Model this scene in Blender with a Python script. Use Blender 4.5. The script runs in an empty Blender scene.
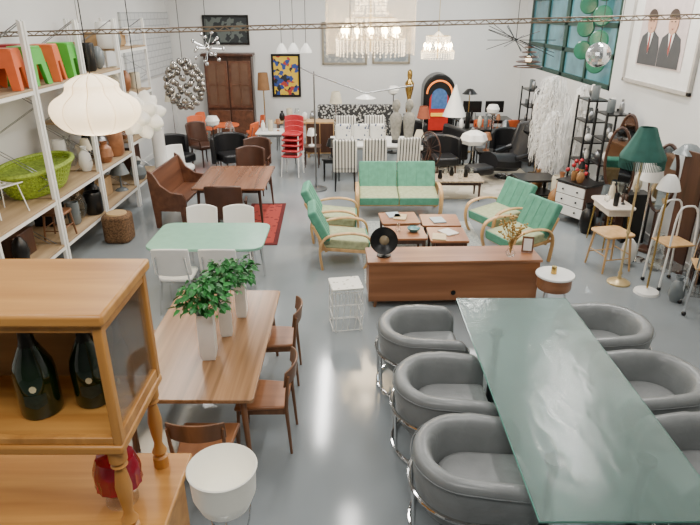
import bpy, bmesh, math, random
from mathutils import Vector, Matrix, Euler
random.seed(7)
SC=bpy.context.scene
C=SC.collection
rad=math.radians
# ---------------------------------------------------------------- materials
def hx(s):
    o=[]
    for i in (0,2,4):
        c=int(s[i:i+2],16)/255
        o.append(c/12.92 if c<=.04045 else ((c+.055)/1.055)**2.4)
    return (*o,1)
_m={}
def mat(name,col,rough=.5,metal=0,trans=0,emit=0,noise=.06,nscale=8,bump=0,bscale=60,alpha=1,ior=1.45,coat=0,ecol=None,bdist=.01,dist=0):
    if name in _m: return _m[name]
    m=bpy.data.materials.new(name); m.use_nodes=True; nt=m.node_tree; N=nt.nodes; L=nt.links
    p=N['Principled BSDF']; c=hx(col)
    tc=N.new('ShaderNodeTexCoord')
    if noise:
        nz=N.new('ShaderNodeTexNoise'); nz.inputs['Scale'].default_value=nscale; nz.inputs['Detail'].default_value=4
        L.new(tc.outputs['Object'],nz.inputs['Vector'])
        r=N.new('ShaderNodeValToRGB'); r.color_ramp.elements[0].position=.3; r.color_ramp.elements[1].position=.7
        r.color_ramp.elements[0].color=(*[v*(1-noise*2) for v in c[:3]],1)
        r.color_ramp.elements[1].color=(*[min(1,v*(1+noise*1.5)) for v in c[:3]],1)
        L.new(nz.outputs['Fac'],r.inputs['Fac']); L.new(r.outputs['Color'],p.inputs['Base Color'])
    else: p.inputs['Base Color'].default_value=c
    p.inputs['Roughness'].default_value=rough; p.inputs['Metallic'].default_value=metal
    p.inputs['Transmission Weight'].default_value=trans; p.inputs['IOR'].default_value=ior
    p.inputs['Alpha'].default_value=alpha; p.inputs['Coat Weight'].default_value=coat
    if emit:
        p.inputs['Emission Color'].default_value=hx(ecol) if ecol else c; p.inputs['Emission Strength'].default_value=emit
    if bump:
        n2=N.new('ShaderNodeTexNoise'); n2.inputs['Scale'].default_value=bscale; n2.inputs['Detail'].default_value=5; n2.inputs['Distortion'].default_value=dist; L.new(tc.outputs['Object'],n2.inputs['Vector'])
        bp=N.new('ShaderNodeBump'); bp.inputs['Strength'].default_value=bump; bp.inputs['Distance'].default_value=bdist
        L.new(n2.outputs['Fac'],bp.inputs['Height']); L.new(bp.outputs['Normal'],p.inputs['Normal'])
    _m[name]=m; return m
def wood(name,c1,c2,axis='Y',scale=14,rough=.35,stretch=.06):
    if name in _m: return _m[name]
    m=bpy.data.materials.new(name); m.use_nodes=True; nt=m.node_tree; N=nt.nodes; L=nt.links; p=N['Principled BSDF']
    tc=N.new('ShaderNodeTexCoord'); mp=N.new('ShaderNodeMapping')
    s=[1,1,1]; s['XYZ'.index(axis)]=stretch; mp.inputs['Scale'].default_value=s
    L.new(tc.outputs['Object'],mp.inputs['Vector'])
    nz=N.new('ShaderNodeTexNoise'); nz.inputs['Scale'].default_value=scale; nz.inputs['Detail'].default_value=6; nz.inputs['Distortion'].default_value=.6
    L.new(mp.outputs['Vector'],nz.inputs['Vector'])
    r=N.new('ShaderNodeValToRGB'); e=r.color_ramp.elements; e[0].position=.32; e[1].position=.68; e[0].color=hx(c2); e[1].color=hx(c1)
    L.new(nz.outputs['Fac'],r.inputs['Fac']); L.new(r.outputs['Color'],p.inputs['Base Color'])
    p.inputs['Roughness'].default_value=rough
    _m[name]=m; return m
def pattern(name,kind,c1,c2,scale=10,rough=.7,axis='X',w=.5):
    if name in _m: return _m[name]
    m=bpy.data.materials.new(name); m.use_nodes=True; nt=m.node_tree; N=nt.nodes; L=nt.links; p=N['Principled BSDF']
    tc=N.new('ShaderNodeTexCoord'); r=N.new('ShaderNodeValToRGB'); r.color_ramp.interpolation='CONSTANT'
    if kind=='stripe':
        t=N.new('ShaderNodeTexWave'); t.bands_direction=axis; t.inputs['Scale'].default_value=scale; o='Fac'
    elif kind=='voronoi':
        t=N.new('ShaderNodeTexVoronoi'); t.inputs['Scale'].default_value=scale; o='Distance'
    elif kind=='brick':
        t=N.new('ShaderNodeTexBrick'); t.inputs['Scale'].default_value=scale; t.inputs['Color1'].default_value=(1,1,1,1); t.inputs['Color2'].default_value=(.9,.9,.9,1); t.inputs['Mortar'].default_value=(0,0,0,1); t.inputs['Mortar Size'].default_value=.02; o='Color'
    else:
        t=N.new('ShaderNodeTexNoise'); t.inputs['Scale'].default_value=scale; o='Fac'
    if kind=='brick':
        mp=N.new('ShaderNodeMapping'); mp.inputs['Rotation'].default_value=(rad(90),0,0); L.new(tc.outputs['Object'],mp.inputs['Vector']); L.new(mp.outputs['Vector'],t.inputs['Vector'])
    else: L.new(tc.outputs['Object'],t.inputs['Vector'])
    L.new(t.outputs[o],r.inputs['Fac']); e=r.color_ramp.elements; e[0].color=hx(c1); e[0].position=0; e[1].color=hx(c2); e[1].position=w
    L.new(r.outputs['Color'],p.inputs['Base Color']); p.inputs['Roughness'].default_value=rough
    _m[name]=m; return m
FLOOR=mat('floor_epoxy','868d90',.12,noise=.07,nscale=.6,bump=.035,bscale=2.2)
WALL=mat('wall_paint','dbdbd8',.8,noise=.015,nscale=1.5)
CEIL=mat('ceiling_paint','77787a',.9,noise=.01)
PINE=wood('pine','d09850','b0783a','X',9); PINEZ=wood('pine_upright','c98f4a','a97236','Z',9)
WALNUT=wood('walnut_grain','ae8560','83603f','Y',16,.25,.03)
TEAK=wood('teak','a46f4b','845535','X',8,.32); TEAKZ=wood('teak_leg','8a5f40','63432b','Z',10)
BROWNT=wood('brown_table_wood','8b5f46','6a4631','Y',8,.25)
DARKW=wood('dark_wood','543525','331e14','Z',8); REDW=wood('red_wood','744c36','523224','Y',8)
LIGHTW=wood('bent_birch','cfa875','b08855','Z',8); SHELFW=wood('shelf_board','b39a78','937b5c','Y',7,.6)
CHROME=mat('chrome','e4e4e4',.08,1,noise=0); STEEL=mat('brushed_steel','9a9c9e',.35,1,noise=.03)
BRASS=mat('brass','c5a25c',.25,1,noise=0)
BLACK=mat('black_lacquer','121212',.3,noise=.03); BLACKL=mat('black_leather','18181a',.35,noise=.05,bump=.15)
WHITE=mat('white_paint','e8e7e2',.4,noise=.02); WHITEP=mat('white_plastic','ecebe6',.25,noise=.01)
GREY=mat('grey_leather','7d8080',.3,noise=.06,nscale=5,bump=.28,bscale=7,bdist=.02,dist=1.0); GREYS=mat('grey_leather_seat','868888',.33,noise=.07,nscale=4,bump=.35,bscale=7,bdist=.02,dist=1.2)
SEAM=mat('dark_leather_seam','686c6d',.4)
GREEN=mat('green_upholstery','56947c',.85,noise=.08,nscale=12,bump=.1,bscale=200); GREENS=mat('green_seat_fabric','a3ab86',.85,noise=.1,nscale=20,bump=.1,bscale=200)
PIPE=mat('green_channel_seam','46836c',.8)
MINT=mat('mint_formica','86b8a2',.25,noise=.03); RED=mat('red_plastic','ae2a30',.35,noise=.03); ORANGE=mat('orange_plastic','d8683a',.35,noise=.03)
LIME=mat('lime_weave','8aa032',.6,noise=.2,nscale=30,bump=.3); LIMEP=mat('green_plastic','4fb13f',.35,noise=.03)
GLASS=mat('clear_glass','e8f2ee',.03,trans=.95,noise=0,alpha=.35)
GREYSTONE=mat('grey_stone','8d8a80',.7,noise=.15,nscale=14,bump=.3); BROWNL=mat('brown_leather','472c20',.35,noise=.08)
LEAF=mat('leaf_green','357f3c',.4,noise=.35,nscale=14); GLOW=mat('lit_lamp_shade','fff0d8',.5,emit=2.0,noise=0,ecol='ffe0ae')
BULB=mat('lit_bulb','fff0cc',.3,emit=45,noise=0,ecol='ffdca0')
CREAM=mat('cream_fabric','d2c9b2',.8,noise=.06)
# ---------------------------------------------------------------- mesh builder
class B:
    def __init__(s): s.bm=bmesh.new()
    def add(s,V,F):
        vs=[s.bm.verts.new(v) for v in V]
        for f in F:
            try: s.bm.faces.new([vs[i] for i in f])
            except ValueError: pass
        return s
    def box(s,x,y,z,sx,sy,sz,rot=None):
        V=[Vector((i*sx/2,j*sy/2,k*sz/2)) for i in(-1,1) for j in(-1,1) for k in(-1,1)]
        if rot:
            e=Euler([rad(a) for a in rot]).to_matrix(); V=[e@v for v in V]
        V=[v+Vector((x,y,z)) for v in V]
        return s.add(V,[(0,1,3,2),(4,6,7,5),(0,4,5,1),(2,3,7,6),(0,2,6,4),(1,5,7,3)])
    def tube(s,pts,r,n=8,closed=False,flat=1):
        pts=[Vector(p) for p in pts]; m=len(pts); V=[];F=[]
        rs=r if isinstance(r,(list,tuple)) else [r]*m
        up=None
        for i,p in enumerate(pts):
            if closed: t=(pts[(i+1)%m]-pts[i-1])
            else: t=pts[min(i+1,m-1)]-pts[max(i-1,0)]
            if t.length<1e-9: t=Vector((0,0,1))
            t.normalize()
            if up is None:
                a=Vector((0,0,1)) if abs(t.z)<.9 else Vector((1,0,0))
                up=(a-t*a.dot(t)).normalized()
            else: 
                up=(up-t*up.dot(t)); up=up.normalized() if up.length>1e-6 else Vector((1,0,0))
            sd=t.cross(up)
            for k in range(n):
                a=2*math.pi*k/n; V.append(p+(up*math.cos(a)+sd*math.sin(a)*flat)*rs[i])
        for i in range(m if closed else m-1):
            j=(i+1)%m
            for k in range(n): F.append((i*n+k,i*n+(k+1)%n,j*n+(k+1)%n,j*n+k))
        if not closed: F.append(tuple(range(n))); F.append(tuple((m-1)*n+k for k in range(n)))
        return s.add(V,F)
    def cyl(s,a,b,r,r2=None,n=12): return s.tube([a,b],[r,r if r2 is None else r2],n)
    def lathe(s,prof,n=24,x=0,y=0,z=0,sx=1,sy=1,wob=None):
        V=[];F=[];idx=[]
        for (r,h) in prof:
            if r<1e-5: idx.append([len(V)]); V.append((x,y,z+h))
            else:
                st=len(V); idx.append([st+k for k in range(n)])
                for k in range(n):
                    a=2*math.pi*k/n; rr=r*(wob(a,h) if wob else 1); V.append((x+rr*sx*math.cos(a),y+rr*sy*math.sin(a),z+h))
        for i in range(len(prof)-1):
            A,Bq=idx[i],idx[i+1]
            if len(A)==1 and len(Bq)==1: continue
            for k in range(n):
                k2=(k+1)%n
                if len(A)==1: F.append((A[0],Bq[k],Bq[k2]))
                elif len(Bq)==1: F.append((A[k],A[k2],Bq[0]))
                else: F.append((A[k],A[k2],Bq[k2],Bq[k]))
        if len(idx[0])>1 and prof[0]!=prof[-1]: F.append(tuple(idx[0]))
        if len(idx[-1])>1 and prof[0]!=prof[-1]: F.append(tuple(idx[-1]))
        return s.add(V,F)
    def ball(s,x,y,z,rx,ry=None,rz=None,n=14,m=8):
        ry=ry or rx; rz=rz or rx
        pr=[(math.sin(math.pi*i/m),-math.cos(math.pi*i/m)*rz) for i in range(m+1)]
        pr[0]=(0,-rz); pr[-1]=(0,rz)
        return s.lathe(pr,n,x,y,z,rx,ry)
    def prism(s,o,z0,z1):
        n=len(o); V=[(p[0],p[1],z0) for p in o]+[(p[0],p[1],z1) for p in o]
        return s.add(V,[tuple(range(n))[::-1],tuple(range(n,2*n))]+[(i,(i+1)%n,n+(i+1)%n,n+i) for i in range(n)])
    def arc(s,x0,Rr,A,z0,z1,th,lean=0,n=10,y=0,crown=0):
        V=[];F=[]
        for i in range(n+1):
            a=-A+2*A*i/n; a=rad(a); cr_=crown*(1-(2*i/n-1)**2)
            for (rr,z) in ((Rr,z0),(Rr,z1+cr_),(Rr+th,z1+cr_),(Rr+th,z0)):
                V.append((x0+Rr-rr*math.cos(a)-lean*(z-z0),y+rr*math.sin(a),z))
        for i in range(n):
            for k in range(4): F.append((i*4+k,i*4+(k+1)%4,i*4+4+(k+1)%4,i*4+4+k))
        F+= [(0,1,2,3),(n*4,n*4+3,n*4+2,n*4+1)]
        return s.add(V,F)
    def done(s,name,m,parent=None,bev=0,loc=(0,0,0),rot=(0,0,0),sub=0,seg=2,ang=38):
        me=bpy.data.meshes.new(name); bmesh.ops.recalc_face_normals(s.bm,faces=s.bm.faces[:]); s.bm.to_mesh(me); s.bm.free()
        for p in me.polygons: p.use_smooth=True
        me.set_sharp_from_angle(angle=rad(ang)); me.materials.append(m)
        o=bpy.data.objects.new(name,me); C.objects.link(o); o.location=loc; o.rotation_euler=[rad(a) for a in rot]
        if parent is not None: o.parent=parent
        if bev:
            b=o.modifiers.new('bevel','BEVEL'); b.width=bev; b.segments=seg; b.limit_method='ANGLE'; b.angle_limit=rad(40)
        if sub:
            b=o.modifiers.new('sub','SUBSURF'); b.levels=sub; b.render_levels=sub
        return o
    def thing(s,name,m,label,cat,loc,r=0,group=None,**k):
        o=s.done(name,m,None,loc=loc,rot=(0,0,r),**k); tag(o,label,cat,group); return o
def tag(o,label,cat,group=None):
    o['label']=label; o['category']=cat
    if group: o['group']=group
    return o
def T(name,label,cat,x,y,z=0,r=0,group=None,sc=1):
    o=bpy.data.objects.new(name,None); C.objects.link(o); o.empty_display_size=.1
    o.location=(x,y,z); o.rotation_euler=(0,0,rad(r)); o.scale=(sc,)*3
    return tag(o,label,cat,group)
def dup(root,x,y,z=0,r=0,label=None,rx=0):
    n=root.copy(); C.objects.link(n); n.location=(x,y,z); n.rotation_euler=(rad(rx),0,rad(r))
    if label: n['label']=label
    for c in list(root.children):
        q=c.copy(); q.parent=n; C.objects.link(q)
        for g in list(c.children):
            w=g.copy(); w.parent=q; C.objects.link(w)
    return n
def cr(P,n=6,closed=False):
    P=[Vector(p) for p in P]; out=[]; m=len(P)
    rng=range(m) if closed else range(m-1)
    for i in rng:
        if closed: a,b,c,d=P[i-1],P[i],P[(i+1)%m],P[(i+2)%m]
        else: a,b,c,d=P[max(i-1,0)],P[i],P[i+1],P[min(i+2,m-1)]
        for k in range(n):
            t=k/n; out.append(.5*((2*b)+(c-a)*t+(2*a-5*b+4*c-d)*t*t+(3*b-a-3*c+d)*t**3))
    if not closed: out.append(P[-1])
    return out
def ring(r,z,n=32,sx=1,sy=1): return [(r*sx*math.cos(2*math.pi*i/n),r*sy*math.sin(2*math.pi*i/n),z) for i in range(n)]
def rrect(w,d,r,n=6,cx=0,cy=0):
    o=[]
    for (sx,sy,a0) in ((1,1,0),(-1,1,90),(-1,-1,180),(1,-1,270)):
        for k in range(n+1):
            a=rad(a0+90*k/n); o.append((cx+sx*(w/2-r)+r*math.cos(a),cy+sy*(d/2-r)+r*math.sin(a)))
    return o
def struct(o): o['kind']='structure'; return o
# ---------------------------------------------------------------- room
XL,XR,YB,YF,ZC=-5.0,4.8,17.4,-2.5,4.8
struct(B().box((XL+XR)/2,(YB+YF)/2,-.1,XR-XL+.4,YB-YF+.4,.2).done('floor',FLOOR))
struct(B().box((XL+XR)/2,(YB+YF)/2,ZC+.1,XR-XL+.4,YB-YF+.4,.2).done('ceiling',CEIL))
struct(B().box((XL+XR)/2,YB+.1,ZC/2,XR-XL+.4,.2,ZC).done('wall_back',WALL))
struct(B().box((XL+XR)/2,YF-.1,ZC/2,XR-XL+.4,.2,ZC).done('wall_front',mat('wall_paint_grey','6f7274',.8,noise=.02)))
struct(B().box(XL-.1,(YB+YF)/2,ZC/2,.2,YB-YF,ZC).done('wall_left',WALL))
wb=B(); wy0,wy1,wz0,wz1=11.3,16.9,2.05,4.3
wb.box(XR+.1,(wy0+YF)/2,ZC/2,.2,wy0-YF,ZC).box(XR+.1,(wy1+YB)/2,ZC/2,.2,YB-wy1,ZC)
wb.box(XR+.1,(wy0+wy1)/2,wz0/2,.2,wy1-wy0,wz0).box(XR+.1,(wy0+wy1)/2,(wz1+ZC)/2,.2,wy1-wy0,ZC-wz1)
struct(wb.done('wall_right',WALL))
WFR=mat('green_window_frame','15392f',.5,noise=.05); WPA=mat('teal_window_glass','467882',.08,noise=.35,nscale=1.2,emit=.12,ecol='6ba0aa')
for i in range(2):
    a=wy0+i*2.8; b=a+2.8; w=B()
    for yy in (a+.05,b-.05,(a+b)/2): w.box(XR+.03,yy,(wz0+wz1)/2,.06,.1,wz1-wz0)
    for k in range(5): w.box(XR+.03,(a+b)/2,wz0+.05+(wz1-wz0-.1)*k/4,.06,2.8,.09)
    o=struct(w.done('window_%d'%(i+1),WFR,bev=.008))
    B().box(XR+.05,(a+b)/2,(wz0+wz1)/2,.02,2.74,wz1-wz0-.1).done('pane',WPA,o)
BRK=pattern('white_brick','brick','a3a6a8','c6c8c7',1.7,w=.3)
struct(B().box(0,0,0,3.6,.05,1.5).done('trim_1',BRK,loc=(XL+.03,15.55,2.65),rot=(0,0,90)))
struct(B().box((XL+XR)/2,YB-.015,.06,XR-XL,.03,.12).done('baseboard_back',WHITE,bev=.005))
struct(B().box(XR-.015,6,.06,.03,20,.12).done('baseboard_right',WHITE,bev=.005))
struct(B().box(XL+.015,6,.06,.03,20,.12).done('baseboard_left',WHITE,bev=.005))
# ---------------------------------------------------------------- grey tub chairs + glass table
def tub(x,y,r,label):
    t=T('tub_chair',label,'chair',x,y,0,r,'grey leather tub chairs around the glass table')
    pr=[]
    for k in range(20):
        a=2*math.pi*k/20; c,s_=math.cos(a),math.sin(a)
        nn=.074*math.copysign(abs(c)**.6,c); z=.225*math.copysign(abs(s_)**.55,s_)
        pr.append((nn+.05*(z/.22)*.6,z))
    R0=.31
    pl=cr([(.36,-R0,0),(.2,-R0,0),(.02,-R0,0),(-.17,-R0*.88,0),(-.29,-R0*.48,0),(-.325,0,0),(-.29,R0*.48,0),(-.17,R0*.88,0),(.02,R0,0),(.2,R0,0),(.36,R0,0)],4)
    path=[]
    for i,p in enumerate(pl):
        tn=(pl[min(i+1,len(pl)-1)]-pl[max(i-1,0)]).normalized(); nx,ny=tn.y,-tn.x
        if nx*(p.x-.05)+ny*p.y<0: nx,ny=-nx,-ny
        path.append((p.x,p.y,nx,ny))
    V=[];F=[];n=20;m=len(path)
    for i,(px,py,nx,ny) in enumerate(path):
        e=min(i,m-1-i); sc={0:.6,1:.93}.get(e,1)
        if e in(9,16): sc=.98
        dx=.03 if e==0 else 0
        low=max(0,px)*.16
        for (a,z) in pr: V.append((px+dx+nx*a*sc,py+ny*a*sc,.46-low*(1 if z>0 else 0)*.7+z*sc))
    for i in range(m-1):
        for k in range(n): F.append((i*n+k,i*n+(k+1)%n,(i+1)*n+(k+1)%n,(i+1)*n+k))
    F+=[tuple(range(n)),tuple((m-1)*n+k for k in range(n))]
    B().add(V,F).done('backrest',GREY,t,ang=60)
    B().tube([(p[0]+p[2]*.1,p[1]+p[3]*.1,.635-max(0,p[0])*.11) for p in path[1:-1]],.004,6).done('piping',SEAM,t)
    o=[(.38,-.235),(.38,.235)]
    for k in range(13):
        a=math.pi/2+math.pi*k/12; o.append((.25*math.cos(a),.245*math.sin(a)))
    B().prism(o,.20,.31).done('seat_base',GREY,t,bev=.02,seg=3)
    B().prism(o,.31,.455).done('seat_cushion',GREYS,t,bev=.05,seg=4)
    rr=.43
    def U(z,rr=rr,f=.36):
        return [(f,-rr,z)]+[(rr*math.cos(-math.pi/2-math.pi*k/16),rr*math.sin(-math.pi/2-math.pi*k/16),z) for k in range(17)]+[(f,rr,z)]
    B().tube(U(.42)+[(.36,.43,.42),(.37,.3,.2),(.37,-.3,.2),(.36,-.43,.42)],.015).done('upper_rail',CHROME,t)
    B().tube(U(.03,.41)+[(.36,.41,.03),(.36,-.41,.03)],.015).done('base_rail',CHROME,t)
    for a in (-100,-160,160,100):
        q=rad(a); B().cyl((.43*math.cos(q),.43*math.sin(q),.42),(.41*math.cos(q),.41*math.sin(q),.02),.014).done('leg',CHROME,t)
    for sy in (-1,1): B().cyl((.36,sy*.43,.42),(.36,sy*.41,.02),.014).done('leg',CHROME,t)
    return t
tb=tub(.68,4.96,4,'grey leather tub chair with chrome tube frame beside the glass table')
for (x,y,r) in ((.77,4.06,0),(.84,3.2,-3),(2.47,5.0,176),(2.5,4.1,180),(2.52,3.22,184)): dup(tb,x,y,0,r)
def glassmat():
    m=bpy.data.materials.new('frosted_table_glass'); m.use_nodes=True; nt=m.node_tree; N=nt.nodes;L=nt.links;p=N['Principled BSDF']
    p.inputs['Base Color'].default_value=hx('b3cdc6'); p.inputs['Roughness'].default_value=.19; p.inputs['Transmission Weight'].default_value=.8
    p.inputs['IOR'].default_value=1.38
    tc=N.new('ShaderNodeTexCoord'); mp=N.new('ShaderNodeMapping'); mp.inputs['Scale'].default_value=(1,.5,1); w=N.new('ShaderNodeTexNoise'); w.inputs['Scale'].default_value=9; w.inputs['Distortion'].default_value=.5; w.inputs['Detail'].default_value=1
    L.new(tc.outputs['Object'],mp.inputs['Vector']); L.new(mp.outputs['Vector'],w.inputs['Vector']); bp=N.new('ShaderNodeBump'); bp.inputs['Strength'].default_value=.16; bp.inputs['Distance'].default_value=.02
    L.new(w.outputs['Fac'],bp.inputs['Height']); L.new(bp.outputs['Normal'],p.inputs['Normal']); return m
t=T('glass_dining_table','large rectangular frosted glass dining table between grey tub chairs','table',1.63,3.93)
B().box(0,0,.73,1.1,2.84,.022).done('table_top',glassmat(),t,bev=.004)
B().tube([(-.551,-1.421,.73),(.551,-1.421,.73),(.551,1.421,.73),(-.551,1.421,.73)],.006,6,True).done('glass_edge',mat('green_glass_edge','5c9184',.1,noise=0),t)
for yy in (-.9,.75):
    for xx in (-.3,.3): 
        B().lathe([(0,0),(.06,0),(.06,.02),(.035,.04),(.035,.66),(.065,.69),(.065,.717),(0,.717)],20,xx,yy).done('leg',mat('dark_steel','33383a',.4,.5),t)
# ---------------------------------------------------------------- tables / chairs
def table(name,label,x,y,w,d,h,topm,legm,r=0,th=.035,rnd=.03,legr=.022,inset=.1,splay=.04,cat='table',apron=True,group=None):
    t=T(name,label,cat,x,y,0,r,group)
    B().prism(rrect(w,d,rnd),h-th,h).done('table_top',topm,t,bev=.006)
    if apron:
        ax,ay=w/2-inset,d/2-inset
        P=[(ax,ay),(-ax,ay),(-ax,-ay),(ax,-ay)]; Q=[(ax-.02,ay-.02),(-ax+.02,ay-.02),(-ax+.02,-ay+.02),(ax-.02,-ay+.02)]
        V=[(p[0],p[1],z) for z in(h-th-.07,h-th) for p in P]+[(p[0],p[1],z) for z in(h-th-.07,h-th) for p in Q]
        F=[]
        for i in range(4):
            j=(i+1)%4; F+=[(i,j,4+j,4+i),(8+i,12+i,12+j,8+j),(i,8+i,8+j,j),(4+i,4+j,12+j,12+i)]
        B().add(V,F).done('apron',legm,t)
    for sx in(-1,1):
        for sy in(-1,1):
            B().cyl((sx*(w/2-inset),sy*(d/2-inset),h-th),(sx*(w/2-inset+splay),sy*(d/2-inset+splay),0),legr*1.3,legr*.7,10).done('leg',legm,t)
    return t
table('dining_table','long walnut veneer dining table with tapered legs holding potted plants',-1.24,4.57,1.04,1.88,.75,WALNUT,TEAKZ)
def wchair(x,y,r,label,group,wm=TEAKZ,sm=BROWNL,h=.8,name='dining_chair'):
    t=T(name,label,'chair',x,y,0,r,group)
    B().prism([(.22,-.22),(.22,.22),(-.2,.18),(-.2,-.18)],.43,.465).done('seat',sm,t,bev=.015)
    b=B().prism([(.2,-.19),(.2,.19),(-.19,.17),(-.19,-.17)],.38,.43); b.done('seat_rail',wm,t)
    B().arc(-.25,.34,36,h-.14,h,.016,.12,crown=.02).done('backrest',wm,t,bev=.006)
    for s_ in(-1,1):
        B().tube([(-.23,s_*.19,0),(-.2,s_*.18,.45),(-.215,s_*.19,.62),(-.23,s_*.195,h-.04)],[.011,.017,.014,.011]).done('leg',wm,t)
        B().cyl((.21,s_*.2,0),(.19,s_*.19,.43),.010,.016).done('leg',wm,t)
    return t
g='curved back wooden dining chairs at the walnut table'
wc=wchair(-.71,4.12,178,'teak dining chair with curved backrest pulled up to walnut table',g,sm=TEAK)
dup(wc,-.74,5.08,0,181); dup(wc,-1.07,3.52,0,90); dup(wc,-1.98,5.0,0,0); dup(wc,-1.98,4.15,0,0)
def plant(x,y,z,h,w,nl,sp,label,lift=0):
    t=T('potted_plant',label,'plant',x,y,z,random.uniform(0,20),'leafy plants in tall white vases')
    b=B(); hw=w/2
    V=[];F=[]
    prof=[(.8,0),(1,.05),(1,h-.02),(.97,h),(.85,h),(.85,h-.1)]
    for (s_,zz) in prof: V+= [(sx*hw*s_,sy*hw*s_,zz) for sx,sy in((-1,-1),(1,-1),(1,1),(-1,1))]
    for i in range(len(prof)-1):
        for k in range(4): F.append((i*4+k,i*4+(k+1)%4,i*4+4+(k+1)%4,i*4+4+k))
    F+=[(0,1,2,3),tuple(20+k for k in range(4))]
    b.add(V,F).done('vase',WHITEP,t,bev=.006)
    st=B(); lf=B()
    for i in range(nl):
        a=random.uniform(0,6.28); el=random.uniform(-.1,1.4); L_=sp*random.uniform(.45,1)
        tip=Vector((math.cos(a)*math.cos(el)*L_,math.sin(a)*math.cos(el)*L_,h+lift+.02+math.sin(el)*L_*1.15))
        if i%3==0: st.tube(cr([(0,0,h-.1),(tip.x*.3,tip.y*.3,h+(tip.z-h)*.6),tuple(tip)],3),.003,4)
        d=Vector((math.cos(a),math.sin(a),random.uniform(-.7,.3))).normalized(); sd=d.cross(Vector((0,0,1))).normalized()
        up=sd.cross(d); q=random.uniform(.042,.072); ww=q*.43
        rr=random.uniform(-.6,.6); sd=(sd*math.cos(rr)+up*math.sin(rr)); up=sd.cross(d)
        P=[tip,tip+d*q*.35+sd*ww+up*.008,tip+d*q*.75+sd*ww*.7,tip+d*q*1.15-up*.015,tip+d*q*.75-sd*ww*.7,tip+d*q*.35-sd*ww+up*.008,tip+d*q*.5-up*.006]
        lf.add(P,[(0,1,6),(1,2,6),(2,3,6),(3,4,6),(4,5,6),(5,0,6)])
    st.done('stem',LEAF,t); o=lf.done('foliage',LEAF,t)
plant(-1.17,4.22,.75,.42,.13,230,.21,'bushy green leafy plant in a tall white square vase',.05)
plant(-1.10,4.6,.75,.42,.11,200,.2,'green leafy plant in a tall white vase',.06)
plant(-1.02,4.95,.75,.36,.1,140,.17,'small green leafy plant in a white vase',.03)
table('mint_dining_table','mint green laminate dining table with rounded corners and chrome legs',-1.8,7.15,1.45,.98,.75,MINT,CHROME,rnd=.16,inset=.16,splay=.05)
def shell(x,y,r,label,group,sm=WHITEP,lm=CHROME,name='shell_chair',h=.8):
    t=T(name,label,'chair',x,y,0,r,group)
    B().prism(rrect(.42,.42,.09),.43,.47).done('seat',sm,t,bev=.015)
    B().arc(-.22,.42,30,.52,h,.03,.15,crown=.03).done('backrest',sm,t,bev=.012)
    for s_ in(-1,1):
        B().tube([(-.24,s_*.2,0),(-.18,s_*.18,.42),(-.22,s_*.18,.55),(-.27,s_*.17,h-.08)],.011).done('leg',lm,t)
        B().cyl((.22,s_*.2,0),(.17,s_*.18,.43),.011).done('leg',lm,t)
    return t
g='white chairs around the mint table'
ws=shell(-2.1,6.6,90,'white vinyl kitchen chair with chrome legs at mint table',g,h=.86)
dup(ws,-1.55,6.6,0,90); dup(ws,-2.1,7.75,0,-90); dup(ws,-1.58,7.75,0,-90)
table('dining_table','square brown wooden dining table with brown leather chairs',-2.0,10.1,1.2,1.55,.75,BROWNT,DARKW)
g='brown leather armchairs at the square table'
def lchair(x,y,r):
    t=T('dining_armchair','dark brown leather dining armchair beside square wooden table','chair',x,y,0,r,g)
    B().prism(rrect(.5,.52,.08),.4,.5).done('seat',BROWNL,t,bev=.03)
    B().arc(-.28,.34,50,.45,.95,.05,.15,crown=.04).done('backrest',BROWNL,t,bev=.02)
    for sx in(-1,1):
        for s_ in(-1,1): B().cyl((sx*.22,s_*.22,0),(sx*.2,s_*.2,.42),.014,.022).done('leg',DARKW,t)
    for s_ in(-1,1): B().tube([(.2,s_*.25,.45),(.22,s_*.27,.64),(-.1,s_*.3,.66)],.018).done('armrest',DARKW,t)
    return t
lc=lchair(-1.95,9.0,90); dup(lc,-1.95,11.2,0,-90); dup(lc,-1.95,12.1,0,-90); dup(lc,-3.5,14.1,0,-40,'dark brown leather armchair near the shelving')
t=T('pew_bench','brown wooden pew bench with scrolled side panels','bench',-2.98,10.2,0,-3)
B().box(0,0,.42,.45,1.3,.05).done('seat',REDW,t,bev=.015)
B().box(-.25,0,.70,.04,1.34,.52,(0,-8,0)).done('backrest',REDW,t,bev=.015)
for s_ in(-1,1):
    P=[(-.28,0),(-.2,0),(-.18,.3),(.16,.3),(.18,0),(.26,0),(.27,.5),(.22,.6),(.02,.63),(-.14,.75),(-.24,.94),(-.33,1.0),(-.34,.86)]
    n=len(P); V=[(p[0],s_*.66,p[1]) for p in P]+[(p[0],s_*.71,p[1]) for p in P]
    B().add(V,[tuple(range(n)),tuple(range(n,2*n))]+[(i,(i+1)%n,n+(i+1)%n,n+i) for i in range(n)]).done('side_panel',REDW,t,bev=.008)
# rugs
RUG=pattern('red_rug','voronoi','6e2420','9c3a32',9,.95,w=.35)
t=T('rug','red patterned oriental rug lying on the grey floor','rug',-1.52,9.8,0,2)
B().prism(rrect(.66,2.2,.01),0,.012).done('rug_border',mat('dark_rug_border','5a1c1c',.95),t); B().prism(rrect(.52,2.04,.01),.012,.014).done('rug_field',RUG,t)
RUG2=pattern('beige_rug','voronoi','c0b9a9','aba392',3,.95,w=.5)
B().prism(rrect(2.7,2.9,.02),0,.014).thing('rug',RUG2,'pale beige rug with faded pattern under black lounge chair','rug',(2.7,12.7,0),3)
B().prism(rrect(1.9,2.6,.02),0,.012).thing('rug',pattern('silver_rug','noise','8d9391','a5a9a4',25,.95),'pale grey rug under the nest of coffee tables','rug',(1.15,8.55,0),0)
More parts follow.
